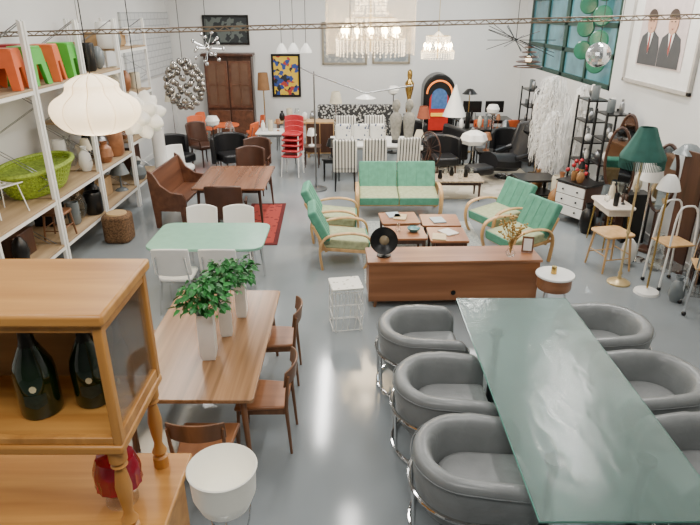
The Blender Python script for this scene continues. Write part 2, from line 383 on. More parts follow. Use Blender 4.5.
# ---------------------------------------------------------------- green lounge suite
def bent_arm(t,s_,w=.34):
    P=cr([(-.30,s_*w,.0),(-.33,s_*w,.3),(-.25,s_*w,.47),(-.05,s_*w,.53),(.2,s_*w,.53),(.37,s_*w,.46),(.41,s_*w,.28),(.36,s_*w,.1),(.3,s_*w,.0)],6)
    B().tube(P,.02,8,flat=1.8).done('armrest',LIGHTW,t)
def lounge(x,y,r,w=.64,name='lounge_armchair',label='green upholstered lounge armchair with bentwood arms',cat='armchair',seats=1,group='green lounge suite armchairs'):
    t=T(name,label,cat,x,y,0,r,group)
    B().box(0,0,.27,.66,w,.05,(0,6,0)).box(-.33,0,.45,.04,w,.44,(0,-26,0)).done('frame',LIGHTW,t,bev=.01)
    sw=w/seats
    for i in range(seats):
        yy=-w/2+sw*(i+.5)
        B().box(.04,yy,.35,.66,sw-.012,.14,(0,6,0)).done('seat_cushion',GREENS,t,bev=.03,seg=3)
        B().box(.372,yy,.315,.02,sw-.02,.13,(0,6,0)).done('seat_border',GREEN,t,bev=.006)
        B().box(-.32,yy,.59,.13,sw-.012,.56,(0,-26,0)).done('back_cushion',GREEN,t,bev=.03,seg=3)
        for k in range(3): B().box(-.26,yy-sw/2+sw*(k+1)/4,.618,.006,.005,.48,(0,-26,0)).done('seam',PIPE,t)
    for s_ in(-1,1): bent_arm(t,s_,w/2+.03)
    return t
l1=lounge(-.12,8.12,4); dup(l1,-.28,9.15,0,0)
dup(l1,2.45,9.25,0,208); dup(l1,2.52,8.25,0,205)
lounge(.87,10.4,-90,1.42,'lounge_sofa','green upholstered two-seat sofa with light bentwood arms','sofa',2,None)
g='nest of reddish wood coffee tables'
ct=table('coffee_table','small square reddish wood coffee table on pale rug',.78,8.95,.6,.56,.38,TEAK,DARKW,r=5,group=g,inset=.05,splay=0)
dup(ct,1.42,8.85,0,0); dup(ct,1.44,8.2,0,90); dup(ct,.82,8.28,0,3)
MAGC=[('c8b28a','tan'),('a8b8c0','pale blue'),('d8d4cc','cream')]
for i,(x,y) in enumerate(((.8,8.95),(1.38,8.8),(1.46,8.25),(1.3,8.05),(.7,9.05))):
    i=i%3
    B().box(0,0,.01,.2,.26,.02).thing('magazine',mat('magazine_'+MAGC[i][1].replace(' ','_'),MAGC[i][0],.4),MAGC[i][1]+' magazine lying on a wooden coffee table','magazine',(x,y,.38),20*i-10,'magazines on the coffee tables',bev=.003)
B().lathe([(0,0),(.03,0),(.045,.04),(.02,.1),(.03,.13),(.02,.12),(0,.02)],14).thing('glass_vase',GLASS,'small clear glass vase on coffee table','vase',(.72,8.3,.38))
B().lathe([(0,0),(.05,0),(.09,.04),(.1,.06),(.085,.05),(0,.02)],20).thing('bowl',mat('teal_bowl','4d7f84',.2),'small teal bowl on coffee table','bowl',(.95,8.3,.38))
table('coffee_table','low dark coffee table with glassware and magazines beside sofa',2.1,11.3,.95,.6,.42,mat('mosaic_top','a8957c',.3,noise=.3,nscale=30),DARKW,inset=.07,splay=0)
for i in range(6):
    B().lathe([(0,0),(.04,0),(.05,.05),(.03,.12),(.04,.16),(.034,.16),(.02,.1),(0,.02)],12).thing('glass_vase',GLASS if i%2 else BLACK,('clear' if i%2 else 'black')+' small vase on low coffee table','vase',(1.75+.13*i,11.2+.12*(i%3),.42),0,'small vases on the low coffee table')
# ---------------------------------------------------------------- teak sideboard and things on it
t=T('sideboard','long low teak sideboard seen from its plain back','sideboard',1.27,6.82,0,2.2)
B().box(0,0,.61,2.14,.5,.035).done('table_top',TEAK,t,bev=.006)
b=B().box(0,.0,.34,2.1,.46,.5); b.done('body',TEAK,t,bev=.006)
B().lathe([(0,0),(.03,0),(.03,.008),(0,.008)],16).done('cable_hole',BLACK,t,loc=(.0,-.235,.2),rot=(90,0,0))
for sx in(-1,1):
    for s_ in(-1,1): B().cyl((sx*.95,s_*.17,.1),(sx*.97,s_*.19,0),.025,.018).done('leg',TEAKZ,t)
t=T('spotlight_lamp','black studio spotlight lamp with round reflector standing on teak sideboard','lamp',.42,6.75,.63,-8)
B().lathe([(.0,0),(.09,0),(.09,.012),(.012,.02),(.012,.07),(0,.07)],20).done('base',BLACK,t)
B().tube([(-.12,0,.2),(-.13,0,.1),(-.06,0,.05),(.06,0,.05),(.13,0,.1),(.12,0,.2)],.008).done('bracket',BLACK,t)
B().lathe([(0,-.12),(.05,-.12),(.09,-.08),(.1,0),(.165,.04),(.17,.06),(.155,.06),(.09,.01),(.0,.0)],28).done('lamp_shade',BLACK,t,loc=(0,0,.2),rot=(75,0,0))
B().lathe([(0,0),(.06,0),(.04,.02),(0,.03)],20).done('lens',mat('amber_lens','8a7a60',.15,noise=0),t,loc=(0,-.01,.203),rot=(75,0,0))
t=T('branch_ornament','golden twig branch ornament in a small glass vase on sideboard','ornament',1.98,6.75,.63)
B().lathe([(0,0),(.05,0),(.065,.04),(.03,.1),(.02,.14),(.028,.15),(.018,.14),(.02,.08),(0,.03)],16).done('vase',GLASS,t)
b=B(); f=B()
for i in range(18):
    a=random.uniform(0,6.28); e=random.uniform(.05,.17); hgt=random.uniform(.28,.5)
    P=cr([(0,0,.03),(e*.3*math.cos(a),e*.3*math.sin(a),hgt*.6),(e*math.cos(a),e*math.sin(a),hgt)],3); b.tube(P,.0035,4)
    for k in range(5): 
        q=P[-1-k%3]; f.ball(q.x+random.uniform(-.03,.03),q.y+random.uniform(-.03,.03),q.z+random.uniform(-.03,.03),.014,n=6,m=4)
GOLD=mat('dried_gold','b08c48',.5,noise=.2); b.done('stem',GOLD,t); f.done('blossom',GOLD,t)
t=T('picture_frame','small wooden photo frame leaning on the sideboard','picture frame',2.22,6.87,.63,-15)
B().box(0,0,.1,.14,.015,.2,(-12,0,0)).done('frame',TEAKZ,t,bev=.003); B().box(0,-.011,.1,.1,.004,.15,(-12,0,0)).done('print',WHITE,t)
B().box(0,.04,.07,.02,.005,.15,(25,0,0)).done('easel_back',TEAKZ,t)
t=T('wire_side_table','white wire side table with patterned top and lower rings','side table',-.05,6.12,0,10)
B().prism(rrect(.36,.34,.02),.53,.55).done('table_top',pattern('pale_tile','voronoi','a9a494','e2e0d6',16,.4,w=.25),t,bev=.004)
b=B()
for z in (.02,.18,.34,.5): b.tube([(p[0],p[1],z) for p in rrect(.34,.32,.03,3)],.005,6,True)
for p in rrect(.34,.32,.03,1): b.cyl((p[0],p[1],0),(p[0],p[1],.53),.005,n=6)
for k in range(5):
    x=-.15+.075*k; b.tube([(x,-.16,.02),(x+.035,-.16,.27),(x,-.16,.52)],.0035,5); b.tube([(x,.16,.02),(x+.035,.16,.27),(x,.16,.52)],.0035,5)
b.done('wire_frame',WHITE,t)
t=T('round_side_table','small round white bedside table with curved wooden drawer body','side table',2.42,6.35)
B().lathe([(0,.54),(.22,.54),(.225,.55),(.22,.565),(0,.565)],32).done('table_top',WHITEP,t)
B().lathe([(0,.38),(.19,.38),(.2,.4),(.2,.54),(0,.54)],32).done('body',TEAK,t)
for k in range(3):
    a=rad(90+120*k); B().cyl((.12*math.cos(a),.12*math.sin(a),.4),(.2*math.cos(a),.2*math.sin(a),0),.014,.009).done('leg',CHROME,t)
B().lathe([(0,0),(.035,0),(.03,.09),(.0,.09)],14).thing('candle_holder',BRASS,'small brass candle holder on round white side table','candle holder',(2.4,6.35,.565))
# ---------------------------------------------------------------- pine display cabinet, bottles, lamps (near)
t=T('pine_display_cabinet','honey pine display cabinet with glazed upper case and turned posts','cabinet',-1.75,2.575)
B().box(.05,-.12,.83,1.42,.98,.05).done('counter_top',PINE,t,bev=.012)
B().box(.05,-.1,.43,1.3,.86,.74).done('body',PINE,t,bev=.01)
B().box(.05,-.1,.04,1.34,.9,.08).done('plinth',PINE,t,bev=.01)
def turned(x,y):
    pr=[(.0,0),(.045,0),(.045,.07),(.03,.08),(.045,.11),(.03,.14),(.024,.17),(.036,.26),(.042,.33),(.03,.42),(.024,.45),(.042,.47),(.03,.49),(.045,.5),(.045,.58),(0,.58)]
    return B().lathe(pr,18,x,y,.855)
for sx in(-.6,.6):
    for sy in(-.26,.26): turned(sx,sy).done('turned_post',PINEZ,t)
B().box(0,0,1.455,1.32,.64,.05).done('shelf',PINE,t,bev=.012)
B().box(0,0,2.165,1.36,.66,.06).done('top_board',PINE,t,bev=.015)
b=B()
for sx in(-.635,.635):
    for sy in(-.285,.285): b.box(sx,sy,1.81,.045,.045,.66)
for sx in (-.635,.635): b.box(sx,0,1.51,.035,.54,.06).box(sx,0,2.11,.035,.54,.06)
for z in(1.5,2.115): b.box(0,-.285,z,1.24,.035,.04)
b.done('case_frame',PINEZ,t,bev=.006)
B().box(0,.295,1.81,1.22,.015,.66).done('back_panel',wood('pine_panel','b8905f','967245','X',6,.5),t)
for sx in(-.635,.635): B().box(sx,0,1.81,.006,.52,.56).done('side_glass',GLASS,t)
BOT=mat('dark_bottle_glass','12260f',.06,noise=0,coat=.5); FOIL=mat('black_gold_foil','2a2620',.3,.6,noise=.1,nscale=40); LAB=mat('cream_label','d8cfa8',.6,noise=.05)
def bottle(x,y,z,s_,label):
    t=T('champagne_bottle',label,'bottle',x,y,z,0,'large champagne bottles in the cabinet',s_)
    B().lathe([(0,.02),(.06,0),(.095,.005),(.1,.02),(.1,.23),(.092,.28),(.06,.35),(.036,.4),(.032,.42),(0,.42)],28).done('body',BOT,t)
    B().lathe([(.05,.37),(.037,.4),(.033,.47),(.036,.475),(.036,.49),(.03,.5),(.032,.52),(.02,.535),(0,.537)],20).done('foil_neck',FOIL,t)
    V=[];F=[];n=8
    for i in range(n+1):
        a=rad(-72-30+60*i/n)
        c=1-abs(2*i/n-1); 
        for zz in (.07+.02*(1-c),.15): V.append((.1015*math.cos(a),.1015*math.sin(a),zz))
    for i in range(n): F.append((i*2,i*2+1,i*2+3,i*2+2))
    B().add(V,F).done('label',mat('dark_label','26332a',.4,noise=.15,nscale=50),t)
    V=[]
    for i in range(n):
        a=2*math.pi*i/n; q=rad(-72)+.17*math.cos(a); V.append((.102*math.cos(q),.102*math.sin(q),.185+.02*math.sin(a)))
    B().add(V,[tuple(range(n))]).done('crest',LAB,t)
bottle(-1.61,2.55,1.48,1.03,'large dark champagne bottle with foil neck inside pine cabinet')
bottle(-1.37,2.64,1.48,.97,'dark champagne bottle with cream crest inside pine cabinet')
t=T('red_lamp','red ribbed glass table lamp on pine counter','lamp',-1.29,2.56,.855)
B().lathe([(0,0),(.09,0),(.09,.015),(.04,.03),(.03,.08),(.05,.12),(.025,.17),(0,.17)],20).done('base',GLASS,t)
B().lathe([(.1,.1),(.125,.13),(.12,.17),(.125,.21),(.12,.25),(.10,.31),(.03,.33),(.03,.345),(0,.345)],32,wob=lambda a,h:1+.025*math.cos(16*a)).done('lamp_shade',mat('red_glass','b02038',.12,noise=.05,trans=.3,coat=.5),t)
t=T('torchiere_lamp','white glass bowl uplighter lamp on chrome wire stand','lamp',-.6,2.17)
B().lathe([(.03,1.16),(.05,1.17),(.12,1.22),(.15,1.3),(.155,1.42),(.165,1.44),(.16,1.445),(.148,1.42),(.14,1.3),(.1,1.22),(.045,1.19),(0,1.185)],36).done('lamp_shade',mat('opal_glass','f4f0e2',.3,noise=0,emit=.15),t)
B().lathe([(0,0),(.15,0),(.15,.02),(.02,.04),(.012,.1),(.012,1.1),(.03,1.12),(.03,1.17),(0,1.17)],24).done('stand',CHROME,t)
b=B()
for k in range(3):
    a=rad(30+120*k); b.tube(cr([(.01*math.cos(a),.01*math.sin(a),.9),(.1*math.cos(a),.1*math.sin(a),1.02),(.13*math.cos(a),.13*math.sin(a),1.2)],5),.006,6)
b.done('wire_cradle',CHROME,t)
# ---------------------------------------------------------------- left shelving
g='white steel shelving units along the wall'
def shelving(y0,levels,L_=1.5):
    t=T('shelving_unit','white steel shelving unit with wooden boards holding furniture and lamps','shelving',-4.4,y0+L_/2,0,0,g)
    for sx in(-.4,.4):
        for sy in(-1,1): B().box(sx,sy*(L_/2-.03),1.65,.045,.045,3.3).done('post',WHITE,t)
    for sy in (-1,1):
        B().tube([(-.4 if k%2 else .4,sy*(L_/2-.03),.3+.5*k) for k in range(7)],.008,6).done('brace',STEEL,t)
    for z in levels:
        B().box(0,0,z,.84,L_-.07,.035).done('shelf',SHELFW,t,bev=.004)
        for s_ in(-.41,.41): B().box(s_,0,z-.035,.02,L_-.06,.05).done('shelf_beam',WHITE,t)
lv=[[.4,1.05,2.5],[.4,1.05,2.5],[.4,1.05,2.5],[.4,1.05,1.8,2.5],[.4,1.2,2.0,2.8]]
for i,l in enumerate(lv): shelving(4.7+1.52*i,l)
t=T('woven_basket_seat','wide flat lime green woven basket seat on the shelf','seat',-4.42,8.15,1.07)
b=B()
def bq(k): return .40+.17*min(1,k/6)**.7
for k in range(12):
    kk=k*.53; b.tube([((bq(kk)+.008*math.cos(20*a+k*3.14))*math.cos(a)*.66,(bq(kk)+.008*math.cos(20*a+k*3.14))*1.32*math.sin(a),.02+.052*kk) for a in [2*math.pi*i/60 for i in range(60)]],.016,5,True)
for i in range(60):
    a=2*math.pi*i/60; b.tube([(bq(k)*.675*math.cos(a),bq(k)*1.335*math.sin(a),.03+.052*k) for k in range(7)],.012,4)
b.tube([(bq(6)*.7*math.cos(a),bq(6)*1.36*math.sin(a),.36) for a in [2*math.pi*i/40 for i in range(40)]],.034,8,True)
b.done('woven_shell',LIME,t)
B().lathe([(0,0),(.39,.0),(.54,.3),(.5,.3),(.42,.27),(0,.25)],32,sx=.66,sy=1.3).done('seat_cushion',mat('lime_shadow','7b9130',.8,noise=.25,nscale=25),t)  # solid shell filling the weave, its inner shade put into a darker lime
def stool(x,y,z,m,col,r=0,h=.48):
    t=T('plastic_stool',col+' plastic stool with flared legs on top shelf','stool',x,y,z,r,'coloured plastic stools on the top shelf')
    B().prism(rrect(.3,.3,.04),h-.04,h).done('seat',m,t,bev=.012)
    for k in range(4):
        P=[(-.2,0),(-.1,0),(-.055,.26),(.055,.26),(.1,0),(.2,0),(.145,h-.03),(-.145,h-.03)]
        off=[.2-(.055*p[1]/h) for p in P]
        V=[(o_,p[0],p[1]) for p,o_ in zip(P,off)]+[(o_-.02,p[0],p[1]) for p,o_ in zip(P,off)]
        q=Matrix.Rotation(math.pi/2*k,3,'Z'); V=[q@Vector(v) for v in V]; n=8
        F=[(0,1,2,7),(2,3,6,7),(3,4,5,6)]; F=F+[tuple(i+8 for i in f) for f in F]+[(i,(i+1)%n,n+(i+1)%n,n+i) for i in range(n)]
        B().add(V,F).done('leg_panel',m,t)
    return t
stool(-4.2,7.55,2.52,ORANGE,'orange',8); stool(-4.2,8.05,2.52,LIMEP,'green',-5); stool(-4.64,7.8,2.52,WHITEP,'white',5); stool(-4.2,8.58,2.52,ORANGE,'orange',12); stool(-4.64,8.6,2.52,RED,'red',4); stool(-4.2,9.1,2.52,LIMEP,'green',4)
def vase(x,y,z,h,r,m,label,kind=0,group=None,name='vase'):
    P=[[(0,0),(.6,0),(1,.3),(.8,.7),(.35,.85),(.5,1),(.4,1),(.28,.85),(0,.3)],
       [(0,0),(.8,0),(1,.1),(1,.9),(.9,1),(.8,1),(.8,.2),(0,.1)],
       [(0,0),(.7,0),(.5,.06),(.12,.1),(.1,.5),(.2,.55),(1,.6),(.6,.97),(.55,1),(.5,.97),(.9,.62),(0,.6)],
       [(0,0),(.3,.02),(.8,.2),(1,.5),(.8,.8),(.3,.98),(0,1)]][kind]
    return B().lathe([(a*r,b_*h) for a,b_ in P],20).thing(name,m,label,name.replace('_',' '),(x,y,z),0,group)
mm=[(WHITEP,'white'),(BLACK,'black'),(STEEL,'steel'),(CREAM,'cream'),(mat('grey_glaze','6d7476',.25),'grey glazed'),(GLASS,'clear glass'),(TEAK,'brown wooden'),(mat('amber_glaze','946a42',.25),'amber glazed')]
gg='assorted vases and lamps on the shelves'
pos=[(-4.2,9.25,1.07),(-4.3,9.55,1.07),(-4.12,9.85,1.07),(-4.3,10.1,1.07),(-4.15,10.35,1.07),(-4.2,9.55,1.82),(-4.2,9.85,1.82),(-4.15,10.2,1.82),(-4.2,10.5,1.82),
 (-4.2,10.0,2.52),(-4.2,10.4,2.52),(-4.2,10.9,2.82),(-4.2,11.3,2.82),(-4.2,11.9,2.82),(-4.2,11.0,2.02),(-4.2,11.5,2.02),(-4.2,12.0,2.02),(-4.2,11.0,1.22),(-4.2,11.6,1.22),(-4.2,11.3,1.22),(-4.2,12.0,1.22),
 (-4.2,6.4,.42),(-4.15,6.9,.42),(-4.2,8.55,.42),(-4.2,9.3,.42),(-4.15,10.4,.42),(-4.6,5.5,2.52),(-4.2,5.5,1.07),(-4.6,9.3,1.07),(-4.6,10.0,1.07),(-4.6,10.5,2.52),(-4.6,11.2,2.02),(-4.6,10.3,1.82),(-4.6,11.7,1.22),(-4.2,8.8,.42),(-4.1,9.05,.42),(-4.6,9.6,1.07),(-4.6,10.35,1.07),(-4.1,11.2,.42),(-4.2,11.5,.42)]
for i,(x,y,z) in enumerate(pos):
    m,c=mm[(i*3+i//4)%7]; k=(i*2+i//3)%4
    nm='table_lamp' if k==2 else 'vase'
    vase(x,y,z,random.uniform(.28,.52),random.uniform(.09,.17),m,c+(' table lamp' if k==2 else ' rounded vase')+' standing on wooden shelf board',k,gg,nm)
for i,(x,y,z,sx,sy,sz,m,l) in enumerate(((-4.5,9.6,2.52,.5,.4,.3,BLACK,'black storage case'),(-4.5,11.6,2.82,.5,.7,.25,mat('kraft_card','a98a62',.8),'brown cardboard box'),(-4.5,9.95,.42,.5,.6,.32,mat('kraft_card','a98a62'),'brown cardboard box'),(-4.4,6.6,2.52,.5,.6,.3,mat('wine_fabric','5c2430',.8),'dark red upholstered cube'),(-4.55,11.9,.42,.4,.5,.5,DARKW,'dark wooden crate'),(-4.5,7.2,.42,.5,.5,.35,DARKW,'dark wooden crate'),(-4.6,8.6,.42,.3,.4,.45,BLACK,'black storage case'))):
    B().box(0,0,sz/2,sx,sy,sz).thing('storage_box',m,l+' on the shelf','box',(x,y,z),0,'boxes on the shelves',bev=.012)
for i,(x,y,z,m,l) in enumerate(((-4.4,5.9,1.07,CREAM,'cream'),(-4.4,5.2,1.07,WHITE,'white'))):
    B().box(0,0,.12,.6,.6,.22).thing('cushion',m,l+' folded cushion lying on shelf','cushion',(x,y,z),0,'cushions on the shelf',bev=.09,seg=4)
def wirechair(x,y,z,r):
    t=T('wire_chair','white metal wire chair with grid seat standing on shelf','chair',x,y,z,r,None,.95); b=B()
    for k in range(7):
        yy=-.21+.07*k; b.tube(cr([(.22,yy,.4),(0,yy*.95,.36),(-.18,yy*.9,.4),(-.26,yy*.9,.6),(-.3,yy*.8,.75)],4),.006,5)
    for q in ((.22,.4,.21),(.1,.37,.2),(-.05,.365,.19),(-.18,.4,.19),(-.25,.55,.18),(-.3,.75,.16)): b.cyl((q[0],-q[2],q[1]),(q[0],q[2],q[1]),.007,n=6)
    b.done('wire_seat',WHITE,t)
    for s_ in(-1,1): B().tube([(.22,s_*.22,0),(.15,s_*.18,.38),(-.15,s_*.18,.38),(-.22,s_*.22,0)],.008,6).done('leg',WHITE,t)
wirechair(-4.35,7.05,1.07,-20)
def wstool(x,y,z,h,m,label,r=0,group=None,w=.34):
    t=T('wooden_stool',label,'stool',x,y,z,r,group)
    B().prism(rrect(w,w,.08),h-.035,h).done('seat',m,t,bev=.012)
    for sx in(-1,1):
        for sy in(-1,1): B().cyl((sx*w*.36,sy*w*.36,h-.03),(sx*w*.46,sy*w*.46,0),.018,.014).done('leg',m,t)
    q=w*.42
    for s_ in(-1,1): B().cyl((-q,s_*q,h*.35),(q,s_*q,h*.35),.009,n=6).done('stretcher',m,t); B().cyl((s_*q,-q,h*.45),(s_*q,q,h*.45),.009,n=6).done('stretcher',m,t)
wstool(-4.15,7.95,.42,.4,TEAKZ,'brown wooden stool under the shelf')
t=T('rattan_pouf','brown woven rattan cube pouf below the shelf','pouf',-3.72,8.95,0)
B().prism(rrect(.42,.42,.12),0,.45).done('body',mat('rattan','6e5238',.8,noise=.35,nscale=50,bump=.5),t,bev=.05,seg=3)
B().lathe([(0,.45),(.16,.45),(.15,.47),(0,.47)],20).done('lid',mat('pale_basket','b79a70',.8),t)
t=T('column_lamp','tall white cylinder column lamp on round base','lamp',-3.7,11.4)
B().lathe([(0,0),(.2,0),(.2,.04),(0,.04)],24).done('base',WHITE,t); B().lathe([(0,.04),(.12,.04),(.12,1.35),(0,1.35)],24).done('lamp_shade',WHITEP,t)
t=T('white_armchair','white moulded plastic armchair near the shelving','armchair',-3.6,12.3,0,-20)
B().prism(rrect(.5,.5,.12),.3,.42).done('seat',WHITEP,t,bev=.04); B().arc(-.26,.3,70,.35,.8,.04,.1).done('backrest',WHITEP,t,bev=.015); B().lathe([(0,0),(.22,0),(.05,.04),(.05,.3),(0,.3)],20).done('base',CHROME,t)
# ---------------------------------------------------------------- pendants
def cord(t,z0,z1,m=BLACK,r=.006): B().cyl((0,0,z0),(0,0,z1),r,n=6).done('cord',m,t)
t=T('bubble_pendant_lamp','large glowing ribbed cocoon pendant lamp hanging on cord','pendant lamp',-2.7,6.4,2.2)
pr=cr([(.03,0,.02),(.15,0,.0),(.34,0,.06),(.455,0,.2),(.43,0,.33),(.30,0,.42),(.27,0,.47),(.26,0,.52),(.14,0,.59),(.04,0,.61)],5)
B().lathe([(max(.02,p.x),p.z) for p in pr],120,wob=lambda a,h:1-.10*(1-abs(math.sin(5*a+.6)))**2).done('lamp_shade',GLOW,t); cord(t,.61,ZC-2.2)
b=B()
for k in range(10):
    a=math.pi*k/5-.12
    b.tube([(max(.02,p.x)*.915*math.cos(a),max(.02,p.x)*.915*math.sin(a),p.z) for p in pr],.004,4)
b.done('wire_rib',mat('shadow_rib','c9a877',.6,emit=.4),t)  # wire ribs along the folds, crease shade put into their tan colour
l=bpy.data.lights.new('pendant_light','POINT'); l.energy=40; l.color=(1,.82,.6); l.shadow_soft_size=.35
o=bpy.data.objects.new('lamp_light',l); C.objects.link(o); o.parent=t; o.location=(0,0,-.4)
t=T('cloud_pendant_lamp','white spiky lobed paper pendant lamp hanging on cord','pendant lamp',-2.65,7.6,1.92)
b=B(); b.ball(0,0,.28,.2)
for i in range(20):
    z=1-2*(i+.5)/20; a=i*2.4; r_=math.sqrt(1-z*z); d=Vector((r_*math.cos(a),r_*math.sin(a),z)); q=Vector((0,0,.28))
    b.tube([q+d*.08,q+d*.2,q+d*.28,q+d*.32],[.1,.095,.06,.015],12)
b.done('lamp_shade',mat('white_paper','f0ede4',.7,noise=.03,emit=.2,ecol='ffe8c8'),t); cord(t,.5,ZC-1.92)
t=T('silver_ball_chandelier','chandelier made of clustered mirror silver balls','chandelier',-3.05,11.3,1.75)
b=B()
for i in range(70):
    z=1-2*(i+.5)/70; a=i*2.4; r_=math.sqrt(1-z*z)*.33; b.ball(r_*math.cos(a),r_*math.sin(a),.42+z*.42,.06,n=8,m=5)
b.done('glass_balls',mat('smoked_mirror','a8a49e',.1,.9,noise=.3),t); cord(t,.84,ZC-1.75)
t=T('sputnik_pendant_lamp','chrome sputnik pendant lamp with globe bulbs','pendant lamp',-3.0,13.2,2.4)
b=B(); b.ball(0,0,.3,.06)
for i in range(16):
    z=1-2*(i+.5)/16; a=i*2.4; r_=math.sqrt(1-z*z); d=Vector((r_*math.cos(a),r_*math.sin(a),z)); q=Vector((0,0,.3))
    b.cyl(q,q+d*.3,.006,n=5); w=q+d*.33; B().ball(w.x,w.y,w.z,.04,n=8,m=5).done('bulb',CHROME,t)
b.done('arms',CHROME,t); cord(t,.3,ZC-2.4)
for i,(x,y) in enumerate(((-1.55,14.2),(-1.3,14.4),(-1.0,14.2))):
    t=T('cone_pendant_lamp','small white cone pendant lamp hanging on cord','pendant lamp',x,y,2.55,0,'small white cone pendants')
    B().lathe([(.14,0),(.13,.05),(.08,.13),(.03,.2),(0,.2)],20).done('lamp_shade',WHITEP,t); B().ball(0,0,.04,.04,n=10,m=6).done('bulb',BULB,t); cord(t,.2,ZC-2.55)
CRY=mat('crystal','f8f4ea',.05,trans=.5,noise=0,ior=1.5,emit=.9,ecol='ffe9c4')
FRM=mat('pale_brass','cdb98c',.3,.7,noise=0)
def octa(b,x,y,z,r):
    b.add([(x+r,y,z),(x,y+r,z),(x-r,y,z),(x,y-r,z),(x,y,z+r*1.6),(x,y,z-r*1.6)],[(0,1,4),(1,2,4),(2,3,4),(3,0,4),(1,0,5),(2,1,5),(3,2,5),(0,3,5)])
def chand(x,y,z,r,h,label,nb,tiers,sheer=False):
    t=T('crystal_chandelier',label,'chandelier',x,y,z); f=B(); c=B()
    for k in range(tiers):
        rr=r*(1-.28*k) ; zz=h*(k)/tiers+.12*h
        f.tube(ring(rr,zz+.12),.006,6,True)
        ns=int(30*rr/r)+8
        for i in range(ns):
            a=2*math.pi*i/ns
            for j in range(int(h*8)): octa(c,rr*math.cos(a),rr*math.sin(a),zz+.1-.04*j,.012 if j else .018)
    for i in range(12):
        a=2*math.pi*i/12
        P=cr([(0,0,h*.95),(r*.4*math.cos(a),r*.4*math.sin(a),h*.75),(r*.98*math.cos(a),r*.98*math.sin(a),h*.12+.12)],5)
        for j,p in enumerate(P): octa(c,p.x,p.y,p.z,.016)
        if i%3==0: f.tube(P,.005,5)
    f.cyl((0,0,.05),(0,0,h),.015,n=8); f.done('frame',FRM,t); o=c.done('crystals',CRY,t,ang=5); o['kind']='stuff'
    for i in range(nb):
        a=2*math.pi*i/nb; rr=r*.8
        B().lathe([(0,0),(.01,0),(.012,.05),(.034,.07),(.032,.11),(0,.16)],10,rr*math.cos(a),rr*math.sin(a),h*.12+.14).done('candle_bulb',BULB,t)
    cord(t,h,ZC-z,FRM,.008)
    if sheer:
        b=B(); V=[];F=[];n=96
        for i in range(n):
            a=2*math.pi*i/n; q=.64+.012*math.cos(24*a); V+=[(q*math.cos(a),q*math.sin(a),.0),(q*math.cos(a),q*math.sin(a),1.7)]
        for i in range(n): j=(i+1)%n; F.append((2*i,2*j,2*j+1,2*i+1))
        b.add(V,F).done('sheer_curtain',mat('sheer_voile','e6dccb',.9,noise=0,alpha=.28),t)
    l=bpy.data.lights.new('chandelier_light','POINT'); l.energy=70; l.color=(1,.78,.52); l.shadow_soft_size=.3
    o=bpy.data.objects.new('lamp_light',l); C.objects.link(o); o.parent=t; o.location=(0,0,-.15)
    if sheer:
        l=bpy.data.lights.new('chandelier_light','POINT'); l.energy=35; l.color=(1,.8,.56); l.shadow_soft_size=.1
        o=bpy.data.objects.new('lamp_light',l); C.objects.link(o); o.parent=t; o.location=(0,0,.5)
chand(.3,9.2,2.82,.5,.85,'large crystal chandelier glowing inside a sheer cylindrical curtain',12,3,True)
chand(1.85,13.2,2.45,.34,.6,'smaller crystal chandelier with glowing bulbs',8,2)
t=T('mirror_ball','small mirrored disco ball hanging on cord','mirror ball',3.78,9.5,2.62)
b=B(); b.ball(0,0,.18,.18,n=20,m=12); b.done('ball',mat('mirror_tiles','e2e6e8',.12,.9,noise=.12,nscale=40),t,ang=3); cord(t,.36,ZC-2.62)
t=T('spider_chandelier','thin black spider wire chandelier with long straight arms','chandelier',2.9,11.0,2.95)
b=B(); 
for i in range(9):
    a=i*2.1; b.cyl((.7*math.cos(a),.7*math.sin(a),.3*math.sin(i*1.7)),(-.5*math.cos(a),-.5*math.sin(a),-.25*math.sin(i*1.7)),.006,n=5)
b.done('arms',BLACK,t); cord(t,0,ZC-2.95)
t=T('spiral_pendant_lamp','dark metal ring pendant lamp hanging near the windows','pendant lamp',3.9,13.6,2.3)
b=B()
for k in range(5): b.tube(ring(.3-.05*k,.1*k,28),.014,6,True)
b.done('rings',DARKW,t); B().ball(0,0,.15,.07).done('bulb',GLOW,t); cord(t,.2,ZC-2.3)
t=T('lighting_rail','grey perforated steel cable rail suspended across the room','rail',0,8.2,3.2)
b=B(); n=60
b.tube([(-4.9,0,-.10),(4.7,0,.13)],.009,6).tube([(-4.9,0,-.05),(4.7,0,.18)],.009,6)
for i in range(n): 
    x=-4.9+9.6*i/n; z=-.10+.23*i/n; b.cyl((x,0,z),(x+.08,0,z+.05),.006,n=5); b.cyl((x+.08,0,z+.05),(x+.16,0,z),.006,n=5)
b.done('rail',mat('aged_bronze','7a6a58',.5,.5),t)
for x in(-3.5,0,3.5): B().cyl((x,0,.07),(x,0,1.6),.006,n=6).done('hanger',STEEL,t)
t=T('swing_arm_floor_lamp','tall chrome floor lamp with long swing arm and round white reflector','floor lamp',-.7,11.9)
B().lathe([(0,0),(.22,0),(.22,.03),(.02,.05),(.015,2.35),(0,2.36)],20).done('pole',STEEL,t)
B().tube([(-.25,0,2.42),(0,0,2.3),(1.0,-.1,1.95),(1.9,-.15,2.1)],.014).done('arm',STEEL,t)
B().lathe([(0,.08),(.05,.07),(.2,0),(.19,-.01),(.05,.04),(0,.05)],24,1.0,-.1,1.86).done('lamp_shade',WHITEP,t)
